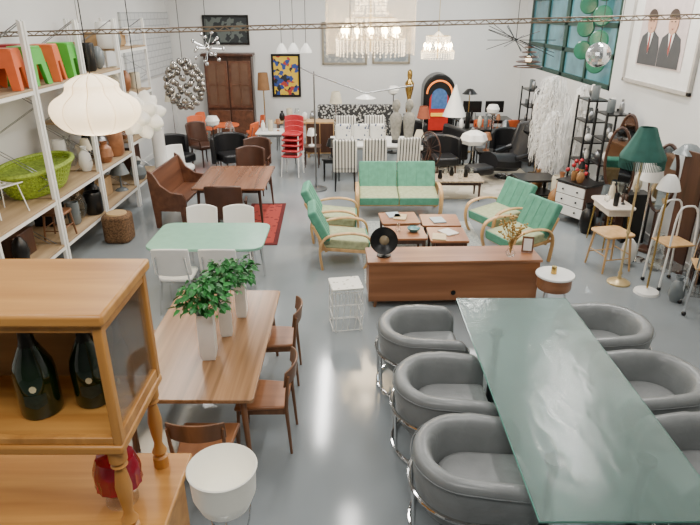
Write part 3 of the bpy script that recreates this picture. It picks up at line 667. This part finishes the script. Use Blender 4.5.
# ---------------------------------------------------------------- far middle
STR=pattern('black_white_stripe','stripe','343434','dcd9d0',5,.7,'Y',.3)
def strchair(x,y,r):
    t=T('striped_dining_chair','white dining chair with black striped upholstered back','chair',x,y,0,r,'striped chairs at the white table')
    B().prism(rrect(.46,.5,.05),.4,.5).done('seat',STR,t,bev=.03); B().box(-.25,0,.78,.07,.48,.6,(0,-6,0)).done('backrest',STR,t,bev=.025)
    for sx in(-1,1):
        for s_ in(-1,1): B().cyl((sx*.2,s_*.2,0),(sx*.19,s_*.19,.42),.014,.022).done('leg',BLACK,t)
    return t
sc_=strchair(-.1,11.95,90); dup(sc_,.5,12.05,0,90); dup(sc_,1.15,12.15,0,100); dup(sc_,-.1,14.35,0,-90); dup(sc_,.6,14.4,0,-90)
table('dining_table','long white dining table with patterned cushions and sculptures on it',.5,13.2,1.9,1.1,.75,WHITE,STEEL)
PAT=pattern('blue_ikat','voronoi','20355e','d9d7cf',14,.8,w=.33)
for i,x in enumerate((-.15,.25,.62)):
    B().box(0,0,.19,.36,.14,.36).thing('cushion',PAT,'blue and white patterned square cushion standing on white table','cushion',(x,13.25,.75),4*i-4,'patterned cushions on the white table',bev=.05,seg=4)
for i,x in enumerate((1.0,1.28)):
    t=T('stone_sculpture','grey weathered stone figure sculpture on white table','sculpture',x,13.0,.75,0,'grey stone sculptures')
    B().lathe([(0,0),(.09,0),(.09,.05),(.07,.08),(0,.08)],14).done('base',BLACK,t)
    B().lathe([(0,.08),(.08,.08),(.11,.25),(.12,.4),(.14,.55),(.1,.62),(.05,.66),(.05,.7),(.085,.76),(.09,.84),(.05,.92),(0,.94)],16,sy=.8).done('figure',GREYSTONE,t)
SOF=pattern('black_white_floral','voronoi','b9b7b0','303030',16,.8,w=.42)
def sofa(x,y,r,w,m,label,h=.9,seats=3,legm=BLACK,name='sofa'):
    t=T(name,label,'sofa',x,y,0,r)
    B().box(0,0,.25,.8,w,.2).done('base',m,t,bev=.03)
    B().box(-.33,0,.55,.18,w,h-.25,(0,-6,0)).done('backrest',m,t,bev=.06,seg=3)
    for i in range(seats):
        sw=(w-.3)/seats; B().box(.06,-w/2+.15+sw*(i+.5),.42,.66,sw-.01,.16).done('seat_cushion',m,t,bev=.04,seg=3)
    for s_ in(-1,1):
        B().box(0,s_*(w/2-.07),.4,.8,.15,.46).done('armrest',m,t,bev=.05,seg=3)
        for sx in(-.33,.33): B().cyl((sx,s_*(w/2-.1),.16),(sx,s_*(w/2-.1),0),.025,.018).done('leg',legm,t)
    return t
sofa(.15,16.4,-90,2.1,SOF,'black and white floral patterned high-back sofa against the wall',1.25)
sofa(2.25,14.3,200,1.1,BLACKL,'black leather two-seat sofa',.85,2)
t=T('spinning_wheel','large metal spoked wheel on a stand','wheel',1.7,12.5,0,30)
b=B(); b.tube([(0,.36*math.cos(a),.72+.36*math.sin(a)) for a in [2*math.pi*i/32 for i in range(32)]],.014,6,True)
for i in range(14):
    a=2*math.pi*i/14; b.cyl((0,0,.72),(0,.36*math.cos(a),.72+.36*math.sin(a)),.005,n=5)
b.done('wheel',DARKW,t); B().tube([(-.25,0,0),(0,.05,.72),(.25,0,0)],.018).tube([(-.25,-.05,0),(0,-.05,.72)],.018).done('stand',DARKW,t)
t=T('jukebox','arched illuminated jukebox with red and amber lights','jukebox',2.4,16.6,0,0,None,1.05)
def arch(w,h,n=14): return [(-w/2,0),(w/2,0)]+[(w/2*math.cos(math.pi*i/n),h-w/2+w/2*math.sin(math.pi*i/n)) for i in range(n+1)]
def plate(P,y0,y1):
    n=len(P); V=[(p[0],y0,p[1]) for p in P]+[(p[0],y1,p[1]) for p in P]
    return B().add(V,[tuple(range(n)),tuple(range(n,2*n))]+[(i,(i+1)%n,n+(i+1)%n,n+i) for i in range(n)])
plate(arch(.8,1.8),-.25,.35).done('body',BLACK,t,bev=.03)
plate([(p[0],p[1]+.4) for p in arch(.5,1.0)],-.28,-.24).done('red_panel',mat('red_lit','a82a20',.3,emit=.5),t)
plate([(p[0],p[1]+.95) for p in arch(.4,.5)],-.3,-.27).done('display',mat('blue_display','304a70',.1,emit=.5,noise=.3,nscale=14,ecol='6088c0'),t)
B().box(0,-.3,.8,.4,.04,.08).done('selector',mat('gold_lit','e0b040',.3,emit=.8),t)
B().tube([(p[0],-.29,p[1]+.34) for p in arch(.64,1.3)][2:],.022).done('light_tube',mat('amber_lit','f08030',.3,emit=1.2),t)
t=T('cone_floor_lamp','tall white cone shaded floor lamp','floor lamp',2.62,15.1)
B().lathe([(0,0),(.16,0),(.16,.03),(.015,.05),(.015,1.05),(0,1.05)],20).done('stand',BLACK,t); B().lathe([(.3,1.0),(.28,1.03),(.02,1.75),(0,1.76)],28).done('lamp_shade',WHITEP,t)
t=T('mushroom_lamp','white glass mushroom lamp with lobed shade','lamp',2.8,13.35)
B().lathe([(0,0),(.17,0),(.12,.08),(.05,.3),(.05,.65),(0,.66)],20).done('base',CHROME,t); B().lathe([(.08,.62),(.26,.66),(.3,.75),(.24,.88),(.1,.95),(0,.96)],32,wob=lambda a,h:1+.1*math.cos(6*a)).done('lamp_shade',WHITEP,t)
t=T('black_lounge_chair','black wool lounge chair with tall winged back on pale rug','armchair',3.5,12.9,0,205)
B().tube(cr([(.55,0,.42),(.2,0,.36),(-.1,0,.34)],4),.2,10,flat=1.7).done('seat',BLACKL,t)
B().arc(-.42,.42,60,.3,1.1,.09,.35,crown=.08).done('backrest',BLACKL,t,bev=.035)
B().box(-.56,0,1.0,.12,.4,.2,(0,-25,0)).done('headrest',BLACKL,t,bev=.05)
B().lathe([(0,0),(.3,0),(.28,.02),(.03,.05),(.03,.3),(0,.3)],20).done('base',CHROME,t)
for s_ in(-1,1): B().tube(cr([(.1,s_*.36,.5),(-.2,s_*.4,.55),(-.35,s_*.36,.6)],3),.06).done('armrest',BLACKL,t)
t=T('ottoman','black round-edged ottoman on pale rug','ottoman',2.75,12.35,0,20)
B().prism(rrect(.55,.45,.1),.22,.4).done('seat',BLACKL,t,bev=.05); B().lathe([(0,0),(.2,0),(.02,.03),(.02,.22),(0,.22)],16).done('base',CHROME,t)
t=T('black_side_table','black lacquered open cube side table','side table',3.6,11.2,0,5)
B().prism(rrect(.75,.6,.02),.42,.46).done('table_top',BLACK,t,bev=.006); B().prism(rrect(.69,.54,.02),.14,.16).done('shelf',BLACK,t)
for sx in(-1,1):
    for s_ in(-1,1): B().box(sx*.32,s_*.25,.21,.05,.05,.42).done('leg',BLACK,t)
def barm(x,y,r,m=BLACKL,label='black leather club armchair in the back of the showroom'):
    t=T('club_armchair',label,'armchair',x,y,0,r,'dark club armchairs')
    B().prism(rrect(.6,.56,.08),.26,.44).done('seat_cushion',m,t,bev=.04,seg=3); B().arc(-.34,.38,75,.2,.78,.1,.05,crown=.06,n=14).done('backrest',m,t,bev=.03)
    for sx in(-1,1):
        for s_ in(-1,1): B().cyl((sx*.22,s_*.2,.27),(sx*.25,s_*.22,0),.02,.012).done('leg',DARKW,t)
    return t
ba=barm(3.8,14.0,-90); dup(ba,1.5,15.1,0,-100); dup(ba,-2.7,13.4,0,-60,'dark leather club armchair near the white desk'); dup(ba,-3.9,13.3,0,-30,'dark leather club armchair near the shelving'); dup(ba,2.1,13.1,0,-80)
def flamp(x,y,h,sm,sl,kind=0):
    t=T('floor_lamp',sl+' shaded floor lamp standing among furniture','floor lamp',x,y,0,0,'assorted floor lamps')
    B().lathe([(0,0),(.14,0),(.14,.02),(.012,.04),(.012,h-.1),(0,h-.1)],16).done('pole',[CHROME,BLACK,BRASS][kind],t)
    B().lathe([[(.16,h-.28),(.1,h),(.09,h),(.15,h-.28)],[(0,h-.25),(.13,h-.18),(.15,h-.1),(.1,h-.01),(0,h)],[(.2,h-.12),(.08,h),(0,h+.02)]][kind],20).done('lamp_shade',sm,t)
flamp(-.35,15.0,1.6,CREAM,'cream'); flamp(1.1,15.4,1.7,WHITEP,'white',1); flamp(3.05,15.5,1.6,BLACK,'black',2); flamp(4.2,13.2,1.6,mat('amber_glaze','946a42'),'amber',2); flamp(-4.3,14.6,1.7,CREAM,'cream'); flamp(3.3,13.9,1.45,WHITEP,'white',1); flamp(4.58,9.15,1.6,CREAM,'cream'); flamp(-2.9,12.6,1.4,WHITEP,'white',1)
flamp(1.75,14.3,1.35,mat('rust_shade','8a4a34',.8),'rust',0); flamp(4.25,8.1,1.5,WHITEP,'white',0); flamp(4.6,7.95,1.75,mat('grey_glaze','6d7476'),'grey',2)
# side tables carrying lamps between the rear seating
for i,(x,y) in enumerate(((-.9,13.9),(1.6,13.7),(3.1,13.4),(3.9,15.0),(-3.0,14.8),(-.4,12.7),(4.3,12.75))):
    table('side_table',['dark wooden','white lacquered','black metal'][i%3]+' small side table with a lamp on it',x,y,.42,.42,.5,[DARKW,WHITE,BLACK][i%3],[DARKW,CHROME,BLACK][i%3],inset=.05,splay=0,legr=.014,group='small side tables at the rear')
    m,c=mm[(i*3)%7]; vase(x,y,.5,.4,.12,m,c+' table lamp on small side table',2,'lamps on the small side tables','table_lamp')
# tulle lamps
FEA=mat('white_feather','efede8',.9,noise=.04,emit=.05)
def feather(x,y,h,label,r,z0=.3,ns=520):
    t=T('feather_floor_lamp',label,'floor lamp',x,y,0,0,'feather floor lamps'); B().lathe([(0,0),(.16,0),(.16,.02),(.015,.04),(.015,h),(0,h)],16).done('stand',CHROME,t)
    b=B()
    for i in range(ns):
        a=random.uniform(0,6.28); zt=random.uniform(z0+.35,h); e=r*random.uniform(.35,1.0)*(1 if zt<h-.2 else .7); L_=random.uniform(.25,.55); w_=random.uniform(.004,.011)
        P=[]; ja=a
        for k in range(6):
            u=k/5; ja+=random.uniform(-.12,.12); P.append(Vector((e*min(1,u*2.2)*math.cos(ja),e*min(1,u*2.2)*math.sin(ja),zt+.05*math.sin(u*3.1)-L_*max(0,u-.25))))
        V=[]
        for k,p in enumerate(P):
            sd=Vector((-math.sin(a+k*.5),math.cos(a+k*.5),0))*w_; V+=[p-sd,p+sd]
        b.add(V,[(2*k,2*k+1,2*k+3,2*k+2) for k in range(5)])
    b.done('feathers',FEA,t)
feather(4.12,12.35,2.2,'tall white wispy feather floor lamp',.38,.4,800); feather(4.05,11.75,1.6,'white wispy feather floor lamp beside black shelf',.3,.2,500); feather(4.45,11.6,2.1,'slender white feather floor lamp near window',.24,.5,450)
def etagere(x,y,w,h,n,m,label,r=0):
    t=T('etagere',label,'shelf',x,y,0,r,'black etageres along the wall')
    for sx in(-1,1):
        for s_ in(-1,1): B().box(sx*.18,s_*(w/2-.015),h/2,.03,.03,h).done('post',m,t)
    for i in range(n): B().box(0,0,.1+(h-.15)*i/(n-1),.38,w,.025).done('shelf',m,t)
    for i in range(n):
        z=.1+(h-.15)*i/(n-1)+.013
        for k in range(3):
            mm_,c=mm[(i*2+k*2)%6]; vase(x+random.uniform(-.07,.07),y-w/3+w/3*k,z,random.uniform(.12,.26),random.uniform(.04,.07),mm_,c+' small vase on black etagere',(i+k)%4,'ornaments on the etageres')
etagere(4.4,10.95,.55,2.0,6,BLACK,'tall black metal etagere with ornaments'); etagere(4.5,10.3,.5,1.85,5,BLACK,'black etagere crowded with ornaments')
t=T('drawer_cabinet','white drawer cabinet with dark wood carcass and round knobs','cabinet',3.95,9.85,0,-60)
B().box(0,0,.42,.62,.42,.56).done('body',DARKW,t,bev=.01); B().box(0,0,.72,.66,.46,.03).done('cabinet_top',BLACK,t,bev=.006)
for i in range(3):
    d=B().box(0,-.215,.24+.18*i,.58,.02,.165).done('drawer',WHITE,t,bev=.005)
    for s_ in(-.15,.15): B().ball(s_,-.235,.24+.18*i,.018,n=8,m=5).done('knob',BLACK,d)
for sx in(-1,1):
    for s_ in(-1,1): B().cyl((sx*.26,s_*.16,.14),(sx*.28,s_*.18,0),.018,.012).done('leg',BLACK,t)
t=T('dressing_table','small cream dressing table with oval mirror','dressing table',4.05,8.72,0,0)
CL=mat('cream_lacquer','dfd3c4',.3)
B().prism(rrect(.45,.75,.1),.68,.71).done('table_top',CL,t,bev=.008); B().box(0,0,.62,.34,.6,.1).done('drawer',CL,t,bev=.01)
for sx in(-1,1):
    for s_ in(-1,1): B().cyl((sx*.15,s_*.27,.6),(sx*.18,s_*.32,0),.018,.01).done('leg',BRASS,t)
MIR=mat('mirror_glass','9ea6aa',.04,1,noise=0)
B().lathe([(0,0),(.2,0),(.2,.02),(0,.02)],28,sx=1.6).done('mirror',MIR,t,loc=(.12,0,1.15),rot=(0,-85,0))
B().tube([(.13,.21*math.cos(a),1.15+.33*math.sin(a)) for a in [2*math.pi*i/30 for i in range(30)]],.018,6,True).done('mirror_frame',DARKW,t)
B().cyl((.14,0,.7),(.14,0,.83),.02).done('mirror_post',DARKW,t)
for i,(x,y,h,r) in enumerate(((4.35,9.5,1.75,50),(4.6,8.45,1.7,40),(4.62,9.85,1.9,30))):
    t=T('standing_mirror','tall dark oval standing mirror by the wall','mirror',x,y,0,r,'tall oval mirrors')
    B().tube([(.0,.18*math.cos(a),h-.55+.5*math.sin(a)) for a in [2*math.pi*i/30 for i in range(30)]],.025,6,True).done('frame',DARKW,t)
    B().lathe([(0,-.005),(.18,-.005),(.18,.005),(0,.005)],28,sx=2.75).done('mirror',MIR,t,loc=(0,0,h-.55),rot=(0,90,0))
    B().box(0,0,.03,.26,.3,.05).box(0,0,(h-1.05)/2,.04,.04,h-1.05).done('stand',DARKW,t,bev=.01)
t=T('wall_cabinet','narrow black cabinet with small ornaments on top','cabinet',4.5,8.95,0,-90)
B().box(0,0,.4,.3,.36,.8).done('body',BLACK,t,bev=.008); B().box(0,-.19,.42,.26,.02,.7).done('door',DARKW,t,bev=.005)
for i,(x,y,z,h,r,k) in enumerate(((4.0,8.52,.71,.2,.04,1),(4.1,8.92,.71,.26,.05,0),(3.95,8.72,.71,.12,.05,3),(3.9,9.75,.735,.22,.07,0),(4.0,10.0,.735,.3,.06,2),(4.5,8.98,.8,.35,.07,0),(4.45,8.87,.8,.2,.04,3),(3.85,9.9,.735,.16,.05,1),(4.15,8.6,.71,.3,.05,2))):
    m,c=mm[(i*2+1)%8]; vase(x,y,z,h,r,m,c+' ornament standing on a small cabinet',k,'ornaments on the small cabinets')
for i,(x,y,h,r,k) in enumerate(((3.95,9.3,.5,.14,0),(4.2,9.35,.8,.1,2),(3.75,10.4,.45,.13,3),(4.25,10.05,.6,.12,1),(4.35,7.75,.55,.12,0),(4.05,7.95,.4,.11,3),(3.95,10.9,.55,.12,1),(3.9,10.6,.7,.1,0),(4.6,6.65,.5,.13,1),(4.15,6.75,.35,.1,0),(3.8,11.65,.5,.11,0))):
    m,c=mm[(i*3+1)%8]; vase(x,y,0,h,r,m,c+' tall floor vase standing by the wall',k,'floor vases by the wall')
t=T('flower_vase','black vase holding red flowers beside the etagere','vase with flowers',4.12,10.45,.0)
B().lathe([(0,0),(.1,0),(.13,.2),(.08,.5),(.1,.55),(.06,.5),(0,.1)],16).done('vase',BLACK,t); b=B(); f=B()
for i in range(12):
    a=i*2.4; e=.04+.015*i; p=(e*math.cos(a),e*math.sin(a),.95-.02*i); b.cyl((0,0,.4),p,.004,n=4); f.ball(p[0],p[1],p[2],.04,n=8,m=5)
b.done('stem',LEAF,t); f.done('blossom',RED,t)
wstool(3.72,7.85,0,.55,LIGHTW,'light wooden slatted stool near green floor lamp',12,None,.46)
GSH=mat('green_lamp_fabric','2f5c53',.85,noise=.08)
t=T('fringed_floor_lamp','brass floor lamp with dark green fringed bell shade','floor lamp',3.66,7.3)
B().lathe([(0,0),(.15,0),(.15,.02),(.1,.05),(.03,.07),(.02,.12),(.03,.15),(.016,.18),(.014,.7),(.03,.74),(.014,.78),(.014,1.3),(.028,1.34),(.013,1.38),(.012,1.75),(0,1.76)],20).done('pole',mat('cream_brass','c8b080',.3,.4),t)
B().lathe([(.27,1.72),(.26,1.76),(.2,1.87),(.14,2.0),(.1,2.1),(.09,2.1),(.13,1.99),(.19,1.86),(.25,1.75)],40,wob=lambda a,h:1+.03*math.cos(10*a)).done('lamp_shade',GSH,t)
b=B()
for i in range(80):
    a=2*math.pi*i/80; b.cyl((.265*math.cos(a),.265*math.sin(a),1.73),(.265*math.cos(a),.265*math.sin(a),1.6),.005,n=4)
b.done('fringe',GSH,t)
t=T('brass_floor_lamp','slim brass pole floor lamp with white base and small shade','floor lamp',3.9,7.0)
B().lathe([(0,0),(.16,0),(.15,.03),(.02,.06),(.02,.07)],20).done('base',WHITEP,t); B().lathe([(0,.05),(.013,.05),(.013,1.45),(0,1.46)],16).done('pole',BRASS,t); B().lathe([(.14,1.4),(.1,1.52),(.05,1.58),(0,1.58)],20).done('lamp_shade',WHITEP,t)
def tubular(x,y,r,m):
    t=T('tubular_stand','white tubular metal stand with wooden tray','stand',x,y,0,r,'tubular stands by the wall')
    for s_ in(-1,1): B().tube(cr([(-.2,s_*.17,0),(-.18,s_*.17,.5),(-.14,s_*.15,1.05),(0,s_*.14,1.15),(.14,s_*.15,1.05),(.18,s_*.17,.5),(.2,s_*.17,0)],4),.013).done('side_frame',m,t)
    B().box(0,0,.62,.38,.36,.025).done('tray',LIGHTW,t,bev=.006); B().box(0,0,.27,.38,.36,.02).done('shelf',GLASS,t)
    for sx in(-1,1):
        for s_ in(-1,1): B().ball(sx*.2,s_*.17,.03,.03,n=8,m=5).done('caster',BLACK,t)
tubular(4.25,7.25,10,WHITE); tubular(4.3,6.45,-20,CHROME)
t=T('umbrella_stand','black wire umbrella stand holding wooden walking canes','umbrella stand',4.6,7.0)
b=B()
for z in(.03,.3,.55): b.tube(ring(.14,z,20),.008,6,True)
for i in range(10): a=2*math.pi*i/10; b.cyl((.14*math.cos(a),.14*math.sin(a),.0),(.14*math.cos(a),.14*math.sin(a),.55),.005,n=5)
b.done('basket',BLACK,t)
for i in range(6):
    a=i*1.05; c=(.06*math.cos(a),.06*math.sin(a)); B().tube(cr([(c[0],c[1],.02),(c[0]*1.4,c[1]*1.4,.85),(c[0]*1.4+.02,c[1]*1.4,.93),(c[0]*1.4+.07,c[1]*1.4,.92),(c[0]*1.4+.08,c[1]*1.4,.85)],4),.01,6).done('cane',[TEAKZ,DARKW,LIGHTW][i%3],t)
t=T('folding_screen','dark brown leaning folding screen by the wall','screen',4.63,7.5,0,0)
for i in range(2): B().box((-.05 if i else .05),-.18+.38*i,.85,.03,.38,1.7,(0,0,16 if i else -16)).done('panel',DARKW,t,bev=.008)
wchair(4.3,5.8,150,'cream painted wooden chair by the wall',None,LIGHTW,CREAM,name='side_chair')
# ---------------------------------------------------------------- poster on right wall
t=T('framed_poster','large white framed portrait poster of two suited people on the wall','poster',XR-.03,9.65,2.3)
b=B(); W_,H_=2.2,2.2
for s_ in(-1,1): b.box(0,s_*(W_/2-.03),H_/2,.05,.06,H_)
b.box(0,0,.03,.05,W_,.06).box(0,0,H_-.03,.05,W_,.06); b.done('frame',mat('silver_frame','b8b4ae',.4,.3),t,bev=.005)
B().box(.01,0,H_/2,.01,W_-.08,H_-.08).done('mount',WHITE,t)
B().box(0,0,1.1,.012,W_-.75,1.6).done('print',mat('pale_pink_print','d0c0bc',.5,noise=.05),t)
def yz(P,x,name,m):
    P=[(p[0],.32+(p[1]-.5)*.88) for p in P]
    n=len(P); V=[(x,p[0],p[1]) for p in P]+[(x-.004,p[0],p[1]) for p in P]
    B().add(V,[tuple(range(n)),tuple(range(n,2*n))]+[(i,(i+1)%n,n+(i+1)%n,n+i) for i in range(n)]).done(name,m,t)
SUIT=mat('charcoal_print','3c3e42',.5,noise=.05); SKIN=mat('skin_print','c79a80',.5); HAIR=mat('hair_print','3a2a20',.5)
for cy,s_ in ((.35,1),(-.31,.95)):
    yz([(cy-.32,.5),(cy+.32,.5),(cy+.32,.8),(cy+.27,.98),(cy+.1,1.07),(cy-.1,1.07),(cy-.27,.98),(cy-.32,.8)],-.008,'suit',SUIT)
    yz([(cy-.09,1.06),(cy+.09,1.06),(cy,.68)],-.013,'shirt',WHITE); yz([(cy-.02,1.03),(cy+.02,1.03),(cy+.025,.78),(cy,.7),(cy-.025,.78)],-.018,'tie',mat('red_print','9a4038',.5))
    yz([(cy+.14*math.cos(a),1.22+.19*math.sin(a)) for a in [2*math.pi*i/20 for i in range(20)]],-.016,'face',SKIN)
    yz([(cy+.15*math.cos(a),1.3+.14*math.sin(a)) for a in [math.pi*i/12 for i in range(13)]],-.021,'hair',HAIR)
    for e in(-.05,.05): yz([(cy+e+.022*math.cos(a),1.24+.012*math.sin(a)) for a in [2*math.pi*i/8 for i in range(8)]],-.021,'eye',HAIR)
    yz([(cy-.035,1.13),(cy+.035,1.13),(cy,1.115)],-.021,'mouth',mat('lip_print','8a4a42',.5))
# ---------------------------------------------------------------- back wall furniture
t=T('glazed_bookcase','tall dark mahogany glazed bookcase against back wall','cabinet',-3.35,17.0)
B().box(0,.15,1.15,1.3,.35,2.3).done('body',DARKW,t,bev=.01)
B().box(0,.1,2.33,1.42,.5,.08).done('cornice',DARKW,t,bev=.02)
for s_ in(-1,1):
    d=B().box(s_*.32,-.04,1.55,.6,.03,1.25).done('door',REDW,t,bev=.01); B().box(s_*.32,-.06,1.55,.46,.01,1.1).done('glass_pane',mat('dark_pane','6a5040',.08),d)
    B().box(s_*.32,-.07,1.55,.02,.015,1.1).done('glazing_bar',REDW,d); B().box(s_*.32,-.07,1.55,.46,.015,.02).done('glazing_bar',REDW,d)
    d=B().box(s_*.32,-.04,.48,.6,.03,.75).done('door',REDW,t,bev=.01); B().ball(s_*.06,-.07,.5,.02,n=8,m=5).done('knob',BRASS,d)
t=T('shade_floor_lamp','floor lamp with brown drum shade','floor lamp',-2.35,16.6)
B().lathe([(0,0),(.16,0),(.16,.02),(.015,.04),(.015,1.6),(0,1.6)],16).done('pole',BRASS,t); B().lathe([(.17,1.45),(.13,1.9),(.12,1.9),(.16,1.45)],20).done('lamp_shade',mat('brown_shade','8a6440',.7),t)
def art(x,z,w,h,label,m,fm):
    t=T('framed_picture',label,'picture',x,YB-.03,z); b=B()
    for s_ in(-1,1): b.box(s_*w/2,0,0,.06,.05,h+.06).box(0,0,s_*h/2,w,.05,.06)
    b.done('frame',fm,t,bev=.006); B().box(0,0,0,w-.04,.02,h-.04).done('canvas',m,t)
art(-3.4,2.95,1.2,.7,'dark landscape picture in black frame on back wall',pattern('dark_landscape','noise','23282a','59605c',5),BLACK)
def absmat():
    m=bpy.data.materials.new('abstract_colours'); m.use_nodes=True; N=m.node_tree.nodes; L=m.node_tree.links; v=N.new('ShaderNodeTexVoronoi'); v.inputs['Scale'].default_value=11
    tc=N.new('ShaderNodeTexCoord'); L.new(tc.outputs['Object'],v.inputs['Vector']); r=N.new('ShaderNodeValToRGB'); r.color_ramp.interpolation='CONSTANT'; e=r.color_ramp.elements; e[0].color=hx('d8b430'); e[1].color=hx('284488'); e[1].position=.35
    for p_,c in((.55,'d8b840'),(.66,'202428'),(.85,'a83830')): q=e.new(p_); q.color=hx(c)
    s_=N.new('ShaderNodeSeparateColor'); L.new(v.outputs['Color'],s_.inputs[0]); L.new(s_.outputs[0],r.inputs['Fac']); L.new(r.outputs['Color'],N['Principled BSDF'].inputs['Base Color']); return m
art(-1.8,1.75,.75,1.1,'bright yellow and blue abstract painting in dark frame',absmat(),BLACK)
art(-.15,2.6,1.2,1.05,'large silvery mosaic picture with aged frame',pattern('silver_mosaic','voronoi','b0afa6','8b8e8d',9,w=.4),mat('aged_frame','8c8474',.5))
art(1.15,2.55,1.0,.9,'grey landscape picture in pale frame',pattern('grey_landscape','noise','7e8689','9ca2a2',4),mat('aged_frame','8c8474'))
g='orange and red moulded chairs near the bookcase'
oc=shell(-4.0,15.7,-60,'orange red moulded plastic chair with thin legs',g,ORANGE,CHROME,h=.85); dup(oc,-2.55,15.9,0,200); dup(oc,-2.6,15.0,0,160); dup(oc,-3.9,16.4,0,-20)
table('small_table','small round orange topped cafe table',-3.25,15.6,.7,.7,.7,ORANGE,CHROME,rnd=.34,inset=.2,splay=.1,apron=False)
table('desk','light wood desk beside bookcase',-1.4,15.9,1.2,.6,.75,LIGHTW,STEEL)
table('desk','white desk near back wall with books',-1.75,14.4,1.0,.7,.75,WHITE,STEEL)
for i in range(5): vase(-2.1+.18*i,14.4,.75,random.uniform(.15,.35),.06,mm[(i*3)%7][0],mm[(i*3)%7][1]+' ornament on white desk',i%4,'ornaments on the white desk')
for i in range(5): vase(-1.8+.2*i,15.9,.75,random.uniform(.2,.45),.08,mm[(i*2+1)%7][0],mm[(i*2+1)%7][1]+' ornament on light wood desk',i%4,'ornaments on the light wood desk')
rs=shell(-1.3,13.1,-100,'red moulded chair with white legs in a stack','stacked red chairs',RED,WHITE)
for i in range(1,5): dup(rs,-1.3,13.1+.05*i,.11*i,-100)
t=T('small_cabinet','small light wooden cabinet with dark doors near back wall','cabinet',-.75,15.0)
B().box(0,0,.5,.7,.4,.8).done('body',LIGHTW,t,bev=.01)
for s_ in(-1,1): B().box(s_*.17,-.21,.5,.32,.02,.72).done('door',DARKW,t,bev=.006)
for s_ in(-1,1): B().box(s_*.3,0,.05,.05,.36,.1).done('leg',LIGHTW,t)
table('desk','black office desk with monitors by the back wall',3.6,16.3,1.5,.75,.75,BLACK,BLACK)
for i,x in enumerate((3.3,3.9)):
    t=T('computer_monitor','black flat computer monitor on office desk','monitor',x,16.3,.75,180 if i else 175,'monitors on the office desk')
    B().box(0,0,.3,.5,.03,.3).done('screen',BLACK,t,bev=.008); B().box(0,.03,.1,.05,.03,.18).box(0,0,.01,.2,.16,.015).done('stand',BLACK,t)
dup(oc,3.45,15.6,0,80,'orange chair in front of the office desk'); dup(oc,4.1,15.5,0,100,'orange chair in front of the office desk')
for i,(x,y) in enumerate(((4.5,15.0),(4.55,14.1))): etagere(x,y,.7,1.7,5,BLACK,'black etagere with ornaments below the windows')
table('console_table','black console table with ornaments',3.2,14.75,1.1,.45,.75,BLACK,BLACK)
for i in range(7): vase(2.75+.15*i,14.75,.75,random.uniform(.2,.4),.06,mm[i][0],mm[i][1]+' vase on black console table',i%4,'vases on the console table')
q0=None
DG=mat('green_glass_disc','2f6e55',.2,noise=.05)
for i,(y,z) in enumerate(((11.75,2.5),(11.75,2.92),(11.75,3.34),(11.75,3.76),(12.5,2.7),(12.5,3.12),(12.5,3.54))):
    if q0 is None:
        q0=B().lathe([(0,0),(.16,0),(.18,.02),(.16,.04),(0,.05)],24).done('window_disc',DG); q=q0
    else: q=q0.copy(); C.objects.link(q)
    q.location=(XR-.15,y,z); q.rotation_euler=(rad(90),0,rad(-40)); tag(q,'round green glass disc hanging in front of the window','ornament','green discs at the window')
t=T('gold_sculpture','tall gilded figure sculpture on slim pedestal','sculpture',1.55,15.95)
B().lathe([(0,0),(.15,0),(.13,.9),(.15,.92),(0,.92)],4).done('pedestal',BLACK,t); B().lathe([(0,.92),(.07,.92),(.09,1.1),(.05,1.3),(.11,1.55),(.12,1.7),(.05,1.8),(.07,1.9),(.06,2.0),(0,2.05)],14).done('figure',BRASS,t)
# ---------------------------------------------------------------- lights
def area(x,y,z,sx,sy,e,col=(1,1,1),rot=(0,0,0)):
    l=bpy.data.lights.new('ceiling_window_light','AREA'); l.shape='RECTANGLE'; l.size=sx; l.size_y=sy; l.energy=e; l.color=col
    o=bpy.data.objects.new('ceiling_window_light',l); C.objects.link(o); o.location=(x,y,z); o.rotation_euler=[rad(a) for a in rot]; return o
NW=(1,.97,.925)
area(-.3,.8,4.72,3,1.2,140,NW)
for x,y,sx,sy,e in ((-2.2,4.5,.3,3,95),(1.9,4.5,.3,3,85),(-.6,11.2,.16,3.0,180),(-3.2,9.5,.3,3,85),(3.7,8.2,.18,2.2,95),(4.3,10,.18,2,75),(2.0,10.5,.2,3,120),(0,7.2,.25,1.5,60),(-2.5,14.5,.4,3,115),(.8,15,.4,3,115),(3.2,14.5,.4,3,105)):
    area(x,y,4.72,sx,sy,e,NW)
area(4.6,14,3.3,1.8,5,60,(.8,.93,1),(0,90,0))  # cool panel added inside the windows, standing in for their daylight
w=bpy.data.worlds.new('World'); SC.world=w; w.use_nodes=True; w.node_tree.nodes['Background'].inputs[0].default_value=(.7,.8,.9,1); w.node_tree.nodes['Background'].inputs[1].default_value=.6
cd=bpy.data.cameras.new('camera'); cam=bpy.data.objects.new('camera',cd); C.objects.link(cam)
cd.sensor_width=36; cd.lens=30.34; cam.location=(0,0,3.4); cam.rotation_euler=(rad(67),0,0); SC.camera=cam
